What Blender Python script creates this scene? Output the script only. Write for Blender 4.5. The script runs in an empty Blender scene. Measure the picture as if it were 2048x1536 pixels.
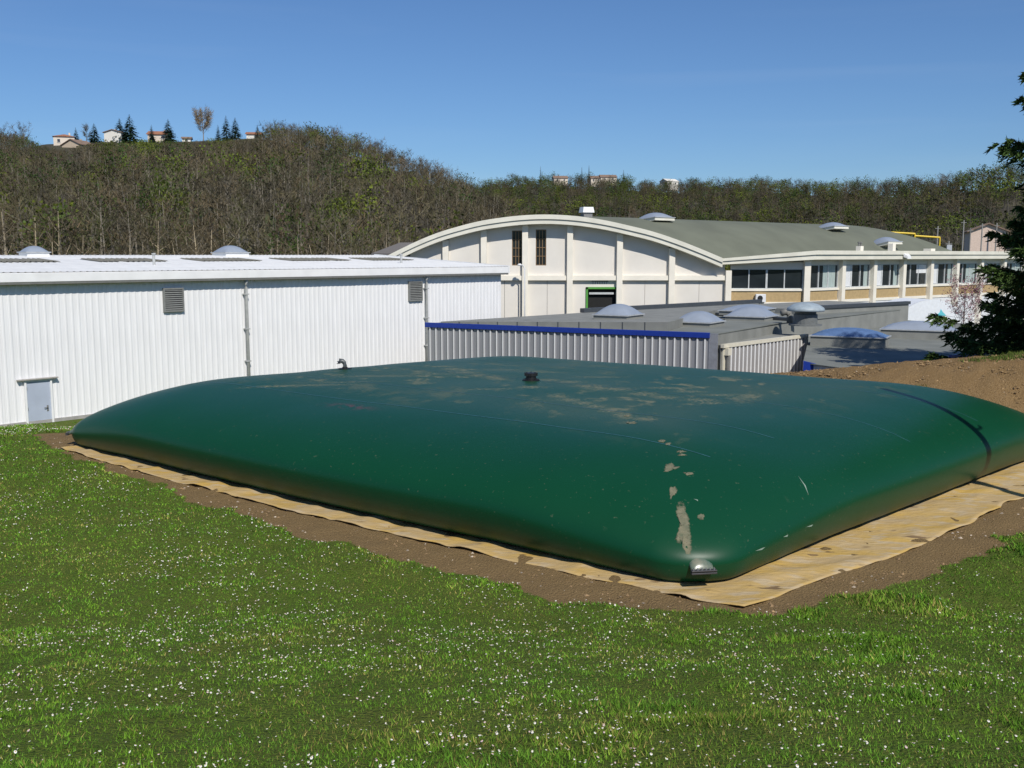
import bpy, math, random
import numpy as np
from mathutils import Vector, Matrix
from mathutils.bvhtree import BVHTree

random.seed(7)
RNG = np.random.default_rng(11)
S = bpy.context.scene
COL = S.collection

# ------------------------------------------------------------ camera, sky, sun, exposure
F, HOR, HC = 2000.0, 510.0, 4.4
PITCH = math.atan((768 - HOR) / F)
cam = bpy.data.cameras.new("camera")
cam.sensor_width = 36.0
cam.lens = 36.0 * F / 2048.0
cam.clip_start = 0.1
cam.clip_end = 9000
cam_ob = bpy.data.objects.new("camera", cam)
cam_ob.location = (0, 0, HC)
cam_ob.rotation_euler = (math.pi / 2 - PITCH, 0, 0)
COL.objects.link(cam_ob)
S.camera = cam_ob

SUN_EL, SUN_AZ = math.radians(45), math.radians(20)      # azimuth measured to the right of straight behind the camera
world = bpy.data.worlds.new("World")
S.world = world
world.use_nodes = True
wn = world.node_tree
sky = wn.nodes.new('ShaderNodeTexSky')
sky.sky_type = 'NISHITA'
sky.sun_disc = False
sky.sun_elevation = SUN_EL
sky.sun_rotation = math.pi - SUN_AZ
sky.altitude = 200
sky.air_density = 1.0
sky.dust_density = 0.35
sky.ozone_density = 4.0
bg = wn.nodes['Background']
bg.inputs['Strength'].default_value = 0.073
tintn = wn.nodes.new('ShaderNodeMix'); tintn.data_type = 'RGBA'; tintn.blend_type = 'MULTIPLY'
tintn.inputs['Factor'].default_value = 1.0
tintn.inputs['B'].default_value = (0.655, 0.845, 1.08, 1)
wn.links.new(sky.outputs['Color'], tintn.inputs['A'])
# faint high cirrus
wtc = wn.nodes.new('ShaderNodeTexCoord'); wmp = wn.nodes.new('ShaderNodeMapping'); wmp.inputs['Scale'].default_value = (1.2, 1.2, 14)
wnz = wn.nodes.new('ShaderNodeTexNoise'); wnz.inputs['Scale'].default_value = 1.7; wnz.inputs['Detail'].default_value = 7; wnz.inputs['Distortion'].default_value = .6
wrp = wn.nodes.new('ShaderNodeMapRange'); wrp.inputs['From Min'].default_value = .52; wrp.inputs['From Max'].default_value = .80; wrp.inputs['To Max'].default_value = .05
wmx = wn.nodes.new('ShaderNodeMix'); wmx.data_type = 'RGBA'; wmx.inputs['B'].default_value = (8.5, 9.2, 10.0, 1)
wn.links.new(wtc.outputs['Generated'], wmp.inputs['Vector']); wn.links.new(wmp.outputs['Vector'], wnz.inputs['Vector']); wn.links.new(wnz.outputs['Fac'], wrp.inputs['Value'])
wn.links.new(wrp.outputs['Result'], wmx.inputs['Factor']); wn.links.new(tintn.outputs['Result'], wmx.inputs['A'])
wn.links.new(wmx.outputs['Result'], bg.inputs['Color'])

sl = bpy.data.lights.new("sun", 'SUN')
sl.energy = 3.7
sl.angle = math.radians(0.53)
sl.color = (1.0, 0.95, 0.87)
sun = bpy.data.objects.new("sun", sl)
sdir = Vector((math.sin(SUN_AZ) * math.cos(SUN_EL), -math.cos(SUN_AZ) * math.cos(SUN_EL), math.sin(SUN_EL)))
sun.rotation_euler = sdir.to_track_quat('Z', 'Y').to_euler()
sun.location = sdir * 60
COL.objects.link(sun)

S.view_settings.view_transform = 'Standard'
S.view_settings.look = 'None'
S.view_settings.exposure = 0.25
S.view_settings.gamma = 1.0
S.view_settings.use_curve_mapping = False
S.render.engine = 'CYCLES'

# ------------------------------------------------------------ measuring helpers
CT, ST = math.cos(PITCH), math.sin(PITCH)
def ray(px, py):
    xc, yc = (px - 1024) / F, (768 - py) / F
    return Vector((xc, CT + yc * ST, -ST + yc * CT))
def at(px, py, Y):
    d = ray(px, py); k = Y / d.y
    return Vector((d.x * k, Y, HC + d.z * k))
def onz(px, py, z):
    d = ray(px, py); k = (z - HC) / d.z
    return Vector((d.x * k, d.y * k, z))
def sstep(a, b, x):
    t = np.clip((np.asarray(x, float) - a) / (b - a), 0, 1)
    return t * t * (3 - 2 * t)
_tabs = {}
def vnoise(x, y, seed=0):
    if seed not in _tabs:
        _tabs[seed] = np.random.default_rng(1000 + seed).random((256, 256))
    T = _tabs[seed]
    x = np.asarray(x, float); y = np.asarray(y, float)
    xi = np.floor(x).astype(int); yi = np.floor(y).astype(int)
    fx = x - xi; fy = y - yi
    fx = fx * fx * (3 - 2 * fx); fy = fy * fy * (3 - 2 * fy)
    a = T[xi % 256, yi % 256]; b = T[(xi + 1) % 256, yi % 256]
    c = T[xi % 256, (yi + 1) % 256]; d = T[(xi + 1) % 256, (yi + 1) % 256]
    return (a * (1 - fx) + b * fx) * (1 - fy) + (c * (1 - fx) + d * fx) * fy
def inpoly(x, y, poly):
    x = np.asarray(x, float); y = np.asarray(y, float)
    r = np.zeros(x.shape, bool); n = len(poly)
    for i in range(n):
        x1, y1 = poly[i][0], poly[i][1]; x2, y2 = poly[(i + 1) % n][0], poly[(i + 1) % n][1]
        c = ((y1 > y) != (y2 > y)) & (x < (x2 - x1) * (y - y1) / (y2 - y1 + 1e-12) + x1)
        r ^= c
    return r

# ------------------------------------------------------------ materials
MATS = {}
def mat(name, col, rough=0.7, metal=0.0, var=0.12, scale=6.0, col2=None, bump=0.0, bscale=40.0,
        attr=None, spec=0.5, coat=0.0, detail=4.0, trans=0.0, stretch=None):
    if name in MATS: return MATS[name]
    m = bpy.data.materials.new(name); m.use_nodes = True
    nt = m.node_tree; N = nt.nodes; Lk = nt.links
    b = N['Principled BSDF']
    b.inputs['Roughness'].default_value = rough
    b.inputs['Metallic'].default_value = metal
    b.inputs['Specular IOR Level'].default_value = spec
    b.inputs['Coat Weight'].default_value = coat
    b.inputs['Transmission Weight'].default_value = trans
    tc = N.new('ShaderNodeTexCoord')
    src = tc.outputs['Object']
    if stretch:
        mp = N.new('ShaderNodeMapping'); mp.inputs['Scale'].default_value = stretch
        Lk.new(src, mp.inputs['Vector']); src = mp.outputs['Vector']
    nz = N.new('ShaderNodeTexNoise'); nz.inputs['Scale'].default_value = scale
    nz.inputs['Detail'].default_value = detail
    Lk.new(src, nz.inputs['Vector'])
    mix = N.new('ShaderNodeMix'); mix.data_type = 'RGBA'
    mr = N.new('ShaderNodeMapRange')
    mr.inputs['From Min'].default_value = 0.3; mr.inputs['From Max'].default_value = 0.7
    Lk.new(nz.outputs['Fac'], mr.inputs['Value'])
    Lk.new(mr.outputs['Result'], mix.inputs['Factor'])
    c = Vector(col[:3])
    if col2 is None:
        A = [max(0, v * (1 - var)) for v in c]; B = [min(1, v * (1 + var)) for v in c]
    else:
        A, B = c, col2
    mix.inputs['A'].default_value = (*A, 1); mix.inputs['B'].default_value = (*B, 1)
    out = mix.outputs['Result']
    if attr:
        at_ = N.new('ShaderNodeAttribute'); at_.attribute_name = attr
        mm = N.new('ShaderNodeMix'); mm.data_type = 'RGBA'; mm.blend_type = 'MULTIPLY'
        mm.inputs['Factor'].default_value = 1.0
        Lk.new(out, mm.inputs['A']); Lk.new(at_.outputs['Color'], mm.inputs['B'])
        out = mm.outputs['Result']
    Lk.new(out, b.inputs['Base Color'])
    if bump > 0:
        n2 = N.new('ShaderNodeTexNoise'); n2.inputs['Scale'].default_value = bscale; n2.inputs['Detail'].default_value = 5
        Lk.new(src, n2.inputs['Vector'])
        bp = N.new('ShaderNodeBump'); bp.inputs['Strength'].default_value = bump; bp.inputs['Distance'].default_value = 0.02
        Lk.new(n2.outputs['Fac'], bp.inputs['Height']); Lk.new(bp.outputs['Normal'], b.inputs['Normal'])
    MATS[name] = m
    return m

# ------------------------------------------------------------ object helpers
ORG = {}
def empty(name, loc, label, cat, group=None):
    o = bpy.data.objects.new(name, None); COL.objects.link(o)
    o.empty_display_size = 0.3
    o.location = loc; ORG[o] = Vector(loc)
    o['label'] = label; o['category'] = cat
    if group: o['group'] = group
    return o
def tag(o, label=None, cat=None, group=None, kind=None):
    if label: o['label'] = label
    if cat: o['category'] = cat
    if group: o['group'] = group
    if kind: o['kind'] = kind
    return o
def link(name, me, parent=None, loc=(0, 0, 0), rotz=0.0, rot=None):
    o = bpy.data.objects.new(name, me); COL.objects.link(o)
    o.location = loc
    o.rotation_euler = rot if rot is not None else (0, 0, rotz)
    if parent is not None: o.parent = parent
    return o
class MB:
    def __init__(s): s.v = []; s.f = []
    def add(s, vs, fs):
        k = len(s.v); s.v += [Vector(p) for p in vs]; s.f += [tuple(i + k for i in f) for f in fs]; return s
    def box(s, x0, x1, y0, y1, z0, z1, M=None):
        vs = [Vector((x, y, z)) for z in (z0, z1) for y in (y0, y1) for x in (x0, x1)]
        if M is not None: vs = [M @ p for p in vs]
        return s.add(vs, [(0, 2, 3, 1), (4, 5, 7, 6), (0, 1, 5, 4), (2, 6, 7, 3), (0, 4, 6, 2), (1, 3, 7, 5)])
    def prism(s, poly, z0, z1):
        n = len(poly)
        g = lambda z, i: z[i] if isinstance(z, (list, tuple)) else z
        vs = [Vector((p[0], p[1], g(z0, i))) for i, p in enumerate(poly)] + [Vector((p[0], p[1], g(z1, i))) for i, p in enumerate(poly)]
        fs = [tuple(reversed(range(n))), tuple(range(n, 2 * n))] + [(i, (i + 1) % n, n + (i + 1) % n, n + i) for i in range(n)]
        return s.add(vs, fs)
    def hexa(s, a, b):       # two matching polygons, closed
        n = len(a)
        return s.add(list(a) + list(b), [tuple(reversed(range(n))), tuple(range(n, 2 * n))] + [(i, (i + 1) % n, n + (i + 1) % n, n + i) for i in range(n)])
    def tube(s, path, r, n=8, cap=True):
        path = [Vector(p) for p in path]; rs = r if isinstance(r, (list, tuple)) else [r] * len(path)
        rings = []
        for i, p in enumerate(path):
            d = (path[min(i + 1, len(path) - 1)] - path[max(i - 1, 0)]).normalized()
            a = d.orthogonal().normalized() if abs(d.z) < .99 else Vector((1, 0, 0))
            if abs(d.z) < .9: a = d.cross(Vector((0, 0, 1))).normalized()
            b = d.cross(a)
            rings.append([p + (a * math.cos(2 * math.pi * k / n) + b * math.sin(2 * math.pi * k / n)) * rs[i] for k in range(n)])
        vs = [q for rg in rings for q in rg]
        fs = [(i * n + k, i * n + (k + 1) % n, (i + 1) * n + (k + 1) % n, (i + 1) * n + k) for i in range(len(path) - 1) for k in range(n)]
        if cap: fs += [tuple(reversed(range(n))), tuple(range((len(path) - 1) * n, len(path) * n))]
        return s.add(vs, fs)
    def lathe(s, c, prof, n=20, M=None):     # prof: (radius, z)
        vs = []; c = Vector(c)
        for r, z in prof:
            for k in range(n):
                p = Vector((r * math.cos(2 * math.pi * k / n), r * math.sin(2 * math.pi * k / n), z))
                vs.append(c + (M @ p if M is not None else p))
        fs = [(i * n + k, i * n + (k + 1) % n, (i + 1) * n + (k + 1) % n, (i + 1) * n + k) for i in range(len(prof) - 1) for k in range(n)]
        fs += [tuple(reversed(range(n))), tuple(range((len(prof) - 1) * n, len(prof) * n))]
        return s.add(vs, fs)
    def mesh(s, name, m, smooth=False, org=None):
        me = bpy.data.meshes.new(name)
        o = org if org is not None else Vector((0, 0, 0))
        me.from_pydata([tuple(p - o) for p in s.v], [], s.f)
        me.materials.append(m)
        if smooth: me.polygons.foreach_set('use_smooth', [True] * len(me.polygons))
        me.update(); return me
    def build(s, name, m, parent=None, smooth=False, bevel=0.0):
        org = ORG.get(parent, Vector((0, 0, 0)))
        o = link(name, s.mesh(name, m, smooth, org), parent)
        ORG[o] = org
        if bevel > 0:
            md = o.modifiers.new('bevel', 'BEVEL'); md.width = bevel; md.segments = 2; md.limit_method = 'ANGLE'
        return o
def npmesh(name, V, T, mats, colors=None, midx=None, smooth=False, cname='tint'):
    V = np.ascontiguousarray(V, np.float32); T = np.ascontiguousarray(T, np.int32)
    me = bpy.data.meshes.new(name)
    k = T.shape[1]
    me.vertices.add(len(V)); me.vertices.foreach_set('co', V.ravel())
    me.loops.add(T.size); me.loops.foreach_set('vertex_index', T.ravel())
    me.polygons.add(len(T))
    me.polygons.foreach_set('loop_start', np.arange(0, T.size, k, dtype=np.int32))
    for m in mats: me.materials.append(m)
    if midx is not None: me.polygons.foreach_set('material_index', np.ascontiguousarray(midx, np.int32))
    me.polygons.foreach_set('use_smooth', np.full(len(T), smooth))
    if colors is not None:
        ca = me.color_attributes.new(cname, 'FLOAT_COLOR', 'POINT')
        c4 = np.ones((len(V), 4), np.float32); c4[:, :3] = colors
        ca.data.foreach_set('color', c4.ravel())
    me.update(calc_edges=True)
    return me
class Frame:          # u along the wall, v outward, z up
    def __init__(s, o, d, flip=False):
        s.o = Vector((o[0], o[1], 0)); s.d = Vector((d[0], d[1], 0)).normalized()
        s.n = Vector((s.d.y, -s.d.x, 0)) * (-1 if flip else 1)
        s.M = Matrix(((s.d.x, s.n.x, 0, s.o.x), (s.d.y, s.n.y, 0, s.o.y), (0, 0, 1, 0), (0, 0, 0, 1)))
        s.rot = math.atan2(s.d.y, s.d.x)
    def p(s, u, v, z): return s.M @ Vector((u, v, z))
    def u_of(s, px):      # where the sight line through column px crosses the wall plane
        k = (px - 1024) / F * 1.004
        return (k * s.o.y - s.o.x) / (s.d.x - k * s.d.y)

# ------------------------------------------------------------ palette
white_clad = mat('white_cladding', (0.80, 0.80, 0.80), 0.42, var=0.05, scale=1.2, stretch=(3, 3, .35))
white_trim = mat('white_trim', (0.80, 0.80, 0.79), 0.45, var=0.05, scale=2)
white_roof = mat('white_roof', (0.74, 0.74, 0.72), 0.5, var=0.08, scale=1.0)
gutter_dark = mat('gutter_dark', (0.16, 0.16, 0.15), 0.6)
skylight_grey = mat('skylight_sheet', (0.20, 0.19, 0.15), 0.6, var=.2)
pipe_grey = mat('pipe_grey', (0.42, 0.43, 0.42), 0.5)
louvre_grey = mat('louvre_grey', (0.20, 0.205, 0.195), 0.5)
dark_void = mat('dark_void', (0.012, 0.012, 0.012), 0.9)
door_blue = mat('door_blue_grey', (0.40, 0.45, 0.54), 0.45, var=.06, scale=2)
dome_mat = mat('dome_acrylic', (0.27, 0.31, 0.37), 0.35, var=.06, scale=3)
rib_glint = mat('white_rib_glint', (0.74, 0.74, 0.73), 0.4, var=.04)  # near-white crest colour stands in for sun glinting on the metal ribs
grey_metal = mat('grey_metal_cladding', (0.28, 0.285, 0.30), 0.42, metal=0.15, var=.07, scale=1.5, stretch=(3, 3, .4))
blue_trim = mat('blue_trim', (0.010, 0.035, 0.26), 0.4, var=.08)
beige_trim = mat('beige_trim', (0.66, 0.62, 0.50), 0.5, var=.06)
bitumen = mat('bitumen_roof', (0.16, 0.17, 0.155), 0.85, col2=(0.215, 0.225, 0.205), scale=.7, bump=.2, bscale=60, detail=8, spec=.2)
bitumen_up = mat('bitumen_upstand', (0.20, 0.205, 0.19), 0.8, col2=(0.26, .265, .245), scale=1.4, bump=.2, bscale=50, detail=7, spec=.2)
dark_cap = mat('dark_cap', (0.05, 0.058, 0.068), 0.5)
concrete_wall = mat('cream_wall', (0.69, 0.655, 0.595), 0.85, var=.05, scale=.6, detail=8)
concrete_pil = mat('cream_pilaster', (0.78, 0.735, 0.635), 0.8, var=.06, scale=1.0, detail=8)
fascia_cream = mat('cream_fascia', (0.68, 0.66, 0.565), 0.8, var=.08, scale=.9, detail=8)
green_roof = mat('green_grey_roof', (0.135, 0.145, 0.105), 0.85, var=.13, scale=.35, detail=8)
win_glass = mat('window_glass', (0.02, 0.026, 0.03), 0.08, var=.3, scale=.5)
win_brown = mat('brown_frame', (0.19, 0.12, 0.06), 0.6)
alu = mat('aluminium_frame', (0.5, 0.52, 0.52), 0.4)
blind_white = mat('white_blind', (0.70, 0.71, 0.72), 0.6, var=.05)
blind_green = mat('pale_curtain', (0.36, 0.43, 0.41), 0.8, var=.2, scale=3, stretch=(8, 8, .3))
tan_panel = mat('tan_panel', (0.43, 0.31, 0.155), 0.9, var=.1, scale=5, bump=.2, detail=8)
green_frame = mat('green_frame', (0.085, 0.29, 0.05), 0.5)
pink_wall = mat('pink_render', (0.62, 0.47, 0.38), 0.9)

# ------------------------------------------------------------ the ground
def crest_y(X):
    return np.where(X > 8.2, 30 - (X - 8.2) * .42, 30 + np.clip((8.2 - X) * .5, 0, 4.5))
def gz(X, Y):
    X = np.asarray(X, float); Y = np.asarray(Y, float)
    a = 2.75 - 0.236 * Y
    z = 0.5 * (a + np.sqrt(a * a + .03))                      # bank falling from the camera to the terrace
    left = sstep(-3.0, -9.0, X)
    zl = -1.85 * sstep(23.0, 37.5, Y)
    cy = crest_y(X)
    A = np.interp(X, [2, 5, 8.2, 11.4, 14.3, 18, 26], [0, .25, .80, 1.27, 1.66, 1.95, 2.2])
    zr = A * sstep(cy - 5.0, cy, Y) - (5.0 + A) * sstep(cy + .6, cy + 6.5, Y)
    return z + zl * left + zr * (1 - left)
def ground_hit(px, py):
    d = ray(px, py)
    k = np.arange(2.5, 70, .01)
    x, y, z = d.x * k, d.y * k, HC + d.z * k
    below = z < gz(x, y)
    i = int(np.argmax(below))
    return Vector((x[i], y[i], float(gz(x[i], y[i]))))

soil_px = [(108, 894), (128, 909), (210, 938), (300, 965), (420, 1008), (560, 1057), (700, 1094), (820, 1128), (960, 1163),
           (1110, 1196), (1250, 1218), (1370, 1229), (1480, 1229), (1548, 1226), (1633, 1208), (1718, 1188), (1860, 1152), (1983, 1102), (2048, 1068), (2160, 1020)]
SOIL = [ground_hit(*p) for p in soil_px]
SOIL += [Vector((17.5, 22.5, 0)), Vector((30, 22, 0)), Vector((34, 46, 0)), Vector((4, 46, 0)), Vector((-3, 37, 0)), Vector((-12.0, 25, 0)), Vector((-11.2, 23.4, 0))]
SP = [(p.x, p.y) for p in SOIL]
def soil_mask(X, Y):
    w = 0.22
    dx = (vnoise(X * 2.1, Y * 2.1, 1) - .5) * w * 2 + (vnoise(X * 7, Y * 7, 2) - .5) * w
    dy = (vnoise(X * 2.1 + 50, Y * 2.1, 3) - .5) * w * 2 + (vnoise(X * 7, Y * 7 + 40, 4) - .5) * w
    return inpoly(X + dx, Y + dy, SP)

gx = np.concatenate([np.arange(-60, -14, 1.0), np.arange(-14, 20, .14), np.arange(20, 60.1, 1.0)])
gy = np.concatenate([np.arange(-25, 3, 1.0), np.arange(3, 36, .14), np.arange(36, 60.1, 1.0)])
GX, GY = np.meshgrid(gx, gy, indexing='ij')
GZ = gz(GX, GY)
soil0 = soil_mask(GX, GY).astype(float)
soil = soil0.copy()
for _ in range(2):
    sp = np.pad(soil, 1, mode='edge')
    soil = (sp[1:-1, 1:-1] * 2 + sp[:-2, 1:-1] + sp[2:, 1:-1] + sp[1:-1, :-2] + sp[1:-1, 2:]) / 6
near = (GY > 3) & (GY < 36)
GZ = GZ + near * ((vnoise(GX * 5, GY * 5, 5) - .5) * .05 + (vnoise(GX * 1.1, GY * 1.1, 6) - .5) * .10 * (1 - soil)) - .022 * soil
berm = soil * sstep(crest_y(GX) - 6, crest_y(GX) - 3.5, GY)
GZ += berm * ((vnoise(GX * 1.6, GY * 1.6, 8) - .5) * .08 + (vnoise(GX * 7, GY * 7, 9) - .5) * .05)
nx, ny = GX.shape
idx = np.arange(nx * ny).reshape(nx, ny)
Q = np.stack([idx[:-1, :-1], idx[1:, :-1], idx[1:, 1:], idx[:-1, 1:]], -1).reshape(-1, 4)
gcol = np.stack([soil.ravel(), berm.ravel(), vnoise(GX * .6, GY * .6, 7).ravel()], -1)

def ground_material():
    m = bpy.data.materials.new('lawn_and_soil'); m.use_nodes = True
    nt = m.node_tree; N = nt.nodes; L = nt.links; b = N['Principled BSDF']
    b.inputs['Roughness'].default_value = .95; b.inputs['Specular IOR Level'].default_value = .15
    tc = N.new('ShaderNodeTexCoord')
    def noise(s, d=6):
        n = N.new('ShaderNodeTexNoise'); n.inputs['Scale'].default_value = s; n.inputs['Detail'].default_value = d
        L.new(tc.outputs['Object'], n.inputs['Vector']); return n.outputs['Fac']
    def ramp(f, stops):
        r = N.new('ShaderNodeValToRGB'); e = r.color_ramp.elements
        e[0].position, e[0].color = stops[0][0], (*stops[0][1], 1); e[1].position, e[1].color = stops[1][0], (*stops[1][1], 1)
        for p, c in stops[2:]:
            q = e.new(p); q.color = (*c, 1)
        L.new(f, r.inputs['Fac']); return r.outputs['Color']
    def mixc(f, a, c):
        x = N.new('ShaderNodeMix'); x.data_type = 'RGBA'; L.new(f, x.inputs['Factor']); L.new(a, x.inputs['A']); L.new(c, x.inputs['B']); return x.outputs['Result']
    at_ = N.new('ShaderNodeAttribute'); at_.attribute_name = 'tint'
    sep = N.new('ShaderNodeSeparateColor'); L.new(at_.outputs['Color'], sep.inputs['Color'])
    grass = mixc(noise(1.3), ramp(noise(55, 8), [(.3, (.028, .066, .007)), (.72, (.105, .175, .018))]), ramp(noise(40, 8), [(.3, (.050, .070, .012)), (.7, (.155, .155, .034))]))
    dirt = mixc(noise(2.2, 5), ramp(noise(38, 9), [(.28, (.14, .088, .037)), (.5, (.20, .134, .060)), (.75, (.27, .195, .098))]),
                ramp(noise(60, 9), [(.3, (.16, .103, .045)), (.72, (.24, .168, .080))]))
    mound = mixc(noise(2.6, 5), ramp(noise(24, 10), [(.3, (.115, .068, .028)), (.5, (.235, .153, .070)), (.78, (.34, .24, .13))]),
                 ramp(noise(30, 10), [(.3, (.15, .09, .037)), (.7, (.27, .178, .080))]))
    mr = N.new('ShaderNodeMapRange'); mr.inputs['From Min'].default_value = .5; mr.inputs['From Max'].default_value = .64
    ad = N.new('ShaderNodeMath'); ad.operation = 'ADD'
    ml = N.new('ShaderNodeMath'); ml.operation = 'MULTIPLY'; ml.inputs[1].default_value = .5
    sb = N.new('ShaderNodeMath'); sb.operation = 'SUBTRACT'; sb.inputs[1].default_value = .5
    L.new(noise(14, 6), sb.inputs[0]); L.new(sb.outputs[0], ml.inputs[0]); L.new(ml.outputs[0], ad.inputs[0]); L.new(sep.outputs['Red'], ad.inputs[1])
    L.new(ad.outputs[0], mr.inputs['Value'])
    c = mixc(mr.outputs['Result'], grass, mixc(sep.outputs['Green'], dirt, mound))
    L.new(c, b.inputs['Base Color'])
    bp = N.new('ShaderNodeBump'); bp.inputs['Strength'].default_value = .9; bp.inputs['Distance'].default_value = .05
    L.new(noise(34, 9), bp.inputs['Height']); L.new(bp.outputs['Normal'], b.inputs['Normal'])
    return m
GM = ground_material()
ground = link('ground', npmesh('ground', np.stack([GX.ravel(), GY.ravel(), GZ.ravel()], -1), Q, [GM], gcol, smooth=True))
ground['kind'] = 'structure'
plain_mat = mat('valley_floor', (.06, .075, .03), .95, col2=(.10, .10, .05), scale=.02, detail=8)
mb = MB(); mb.add([(-6000, -3000, -6), (6000, -3000, -6), (6000, 8000, -6), (-6000, 8000, -6)], [(0, 1, 2, 3)])
tag(mb.build('valley_floor', plain_mat), kind='structure')

# ------------------------------------------------------------ wooded hills
def hill_fn(pts, yf, yt, z0):
    xs = [p[0] for p in pts]; ys = [p[1] for p in pts]
    YT = lambda px: np.interp(px, [a for a, _ in yt], [b for _, b in yt])
    YF = lambda px: np.interp(px, [a for a, _ in yf], [b for _, b in yf])
    def h(X, Y):
        px = 1024 + X / np.maximum(Y, 1) * F / 1.002
        t, f = YT(px), YF(px)
        zt = HC + (HOR - np.interp(px, xs, ys)) / F * t
        p = (Y - f) / (t - f)
        up = z0 + (zt - z0) * np.clip(p, 0, 1) ** .92
        dn = (np.clip(p, 1, 3) - 1) * (t - f) * .06
        zz = up - dn + (vnoise(X * .05, Y * .05, 20) - .5) * 5 * np.clip(p * 3, 0, 1) * np.clip((1.15 - p) * 3, .12, 1)
        return np.where(p < 0, z0 + p * 30, zz), p
    return h
left_hill = hill_fn([(-500, 300), (0, 300), (60, 305), (110, 296), (180, 297), (300, 287), (430, 286), (520, 288), (560, 292), (600, 293), (690, 312), (800, 350), (880, 380), (930, 408), (1000, 446), (1080, 488), (1150, 540), (1250, 600)],
                    [(-500, 150), (1250, 170)], [(-500, 420), (600, 400), (1000, 330), (1250, 300)], -5)
far_hill = hill_fn([(700, 412), (930, 402), (975, 386), (1100, 378), (1230, 384), (1330, 390), (1420, 382), (1480, 382), (1600, 392), (1700, 397), (1800, 396), (1880, 393), (1960, 384), (2100, 372), (2500, 360)],
                   [(700, 330), (1600, 300), (1900, 210), (2500, 200)], [(700, 800), (1500, 760), (1750, 620), (1950, 440), (2500, 400)], -5)
hill_mat = mat('hill_floor', (.040, .032, .018), .95, col2=(.060, .056, .026), scale=.035, detail=9, attr='tint')
def hill_obj(name, h, px0, px1, y0, y1, n, m, tintf):
    pxs = np.linspace(px0, px1, n); ys = np.linspace(y0, y1, m)
    PX, Y = np.meshgrid(pxs, ys, indexing='ij')
    X = (PX - 1024) / F * Y * 1.002
    Z, p = h(X, Y)
    i = np.arange(n * m).reshape(n, m)
    q = np.stack([i[:-1, :-1], i[1:, :-1], i[1:, 1:], i[:-1, 1:]], -1).reshape(-1, 4)
    o = link(name, npmesh(name, np.stack([X.ravel(), Y.ravel(), Z.ravel()], -1), q, [hill_mat], tintf(PX.ravel(), Y.ravel(), p.ravel()), smooth=True))
    o['kind'] = 'structure'
    return o
def tint_l(px, Y, p):
    g = sstep(.55, .75, vnoise(px * .02, Y * .06, 30)) * (p > .2) * (p < .75)
    return 1 + g[:, None] * np.array([.35, 1.1, .25])
def tint_f(px, Y, p):
    g = (px > 1400) * (px < 1500) * (p > .93)
    return 1 + g[:, None] * np.array([.6, 3.0, .6])
hill_obj('wooded_hill', left_hill, -500, 1250, 120, 520, 180, 90, tint_l)
hill_obj('far_hill', far_hill, 700, 2500, 180, 1000, 180, 110, tint_f)

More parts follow.
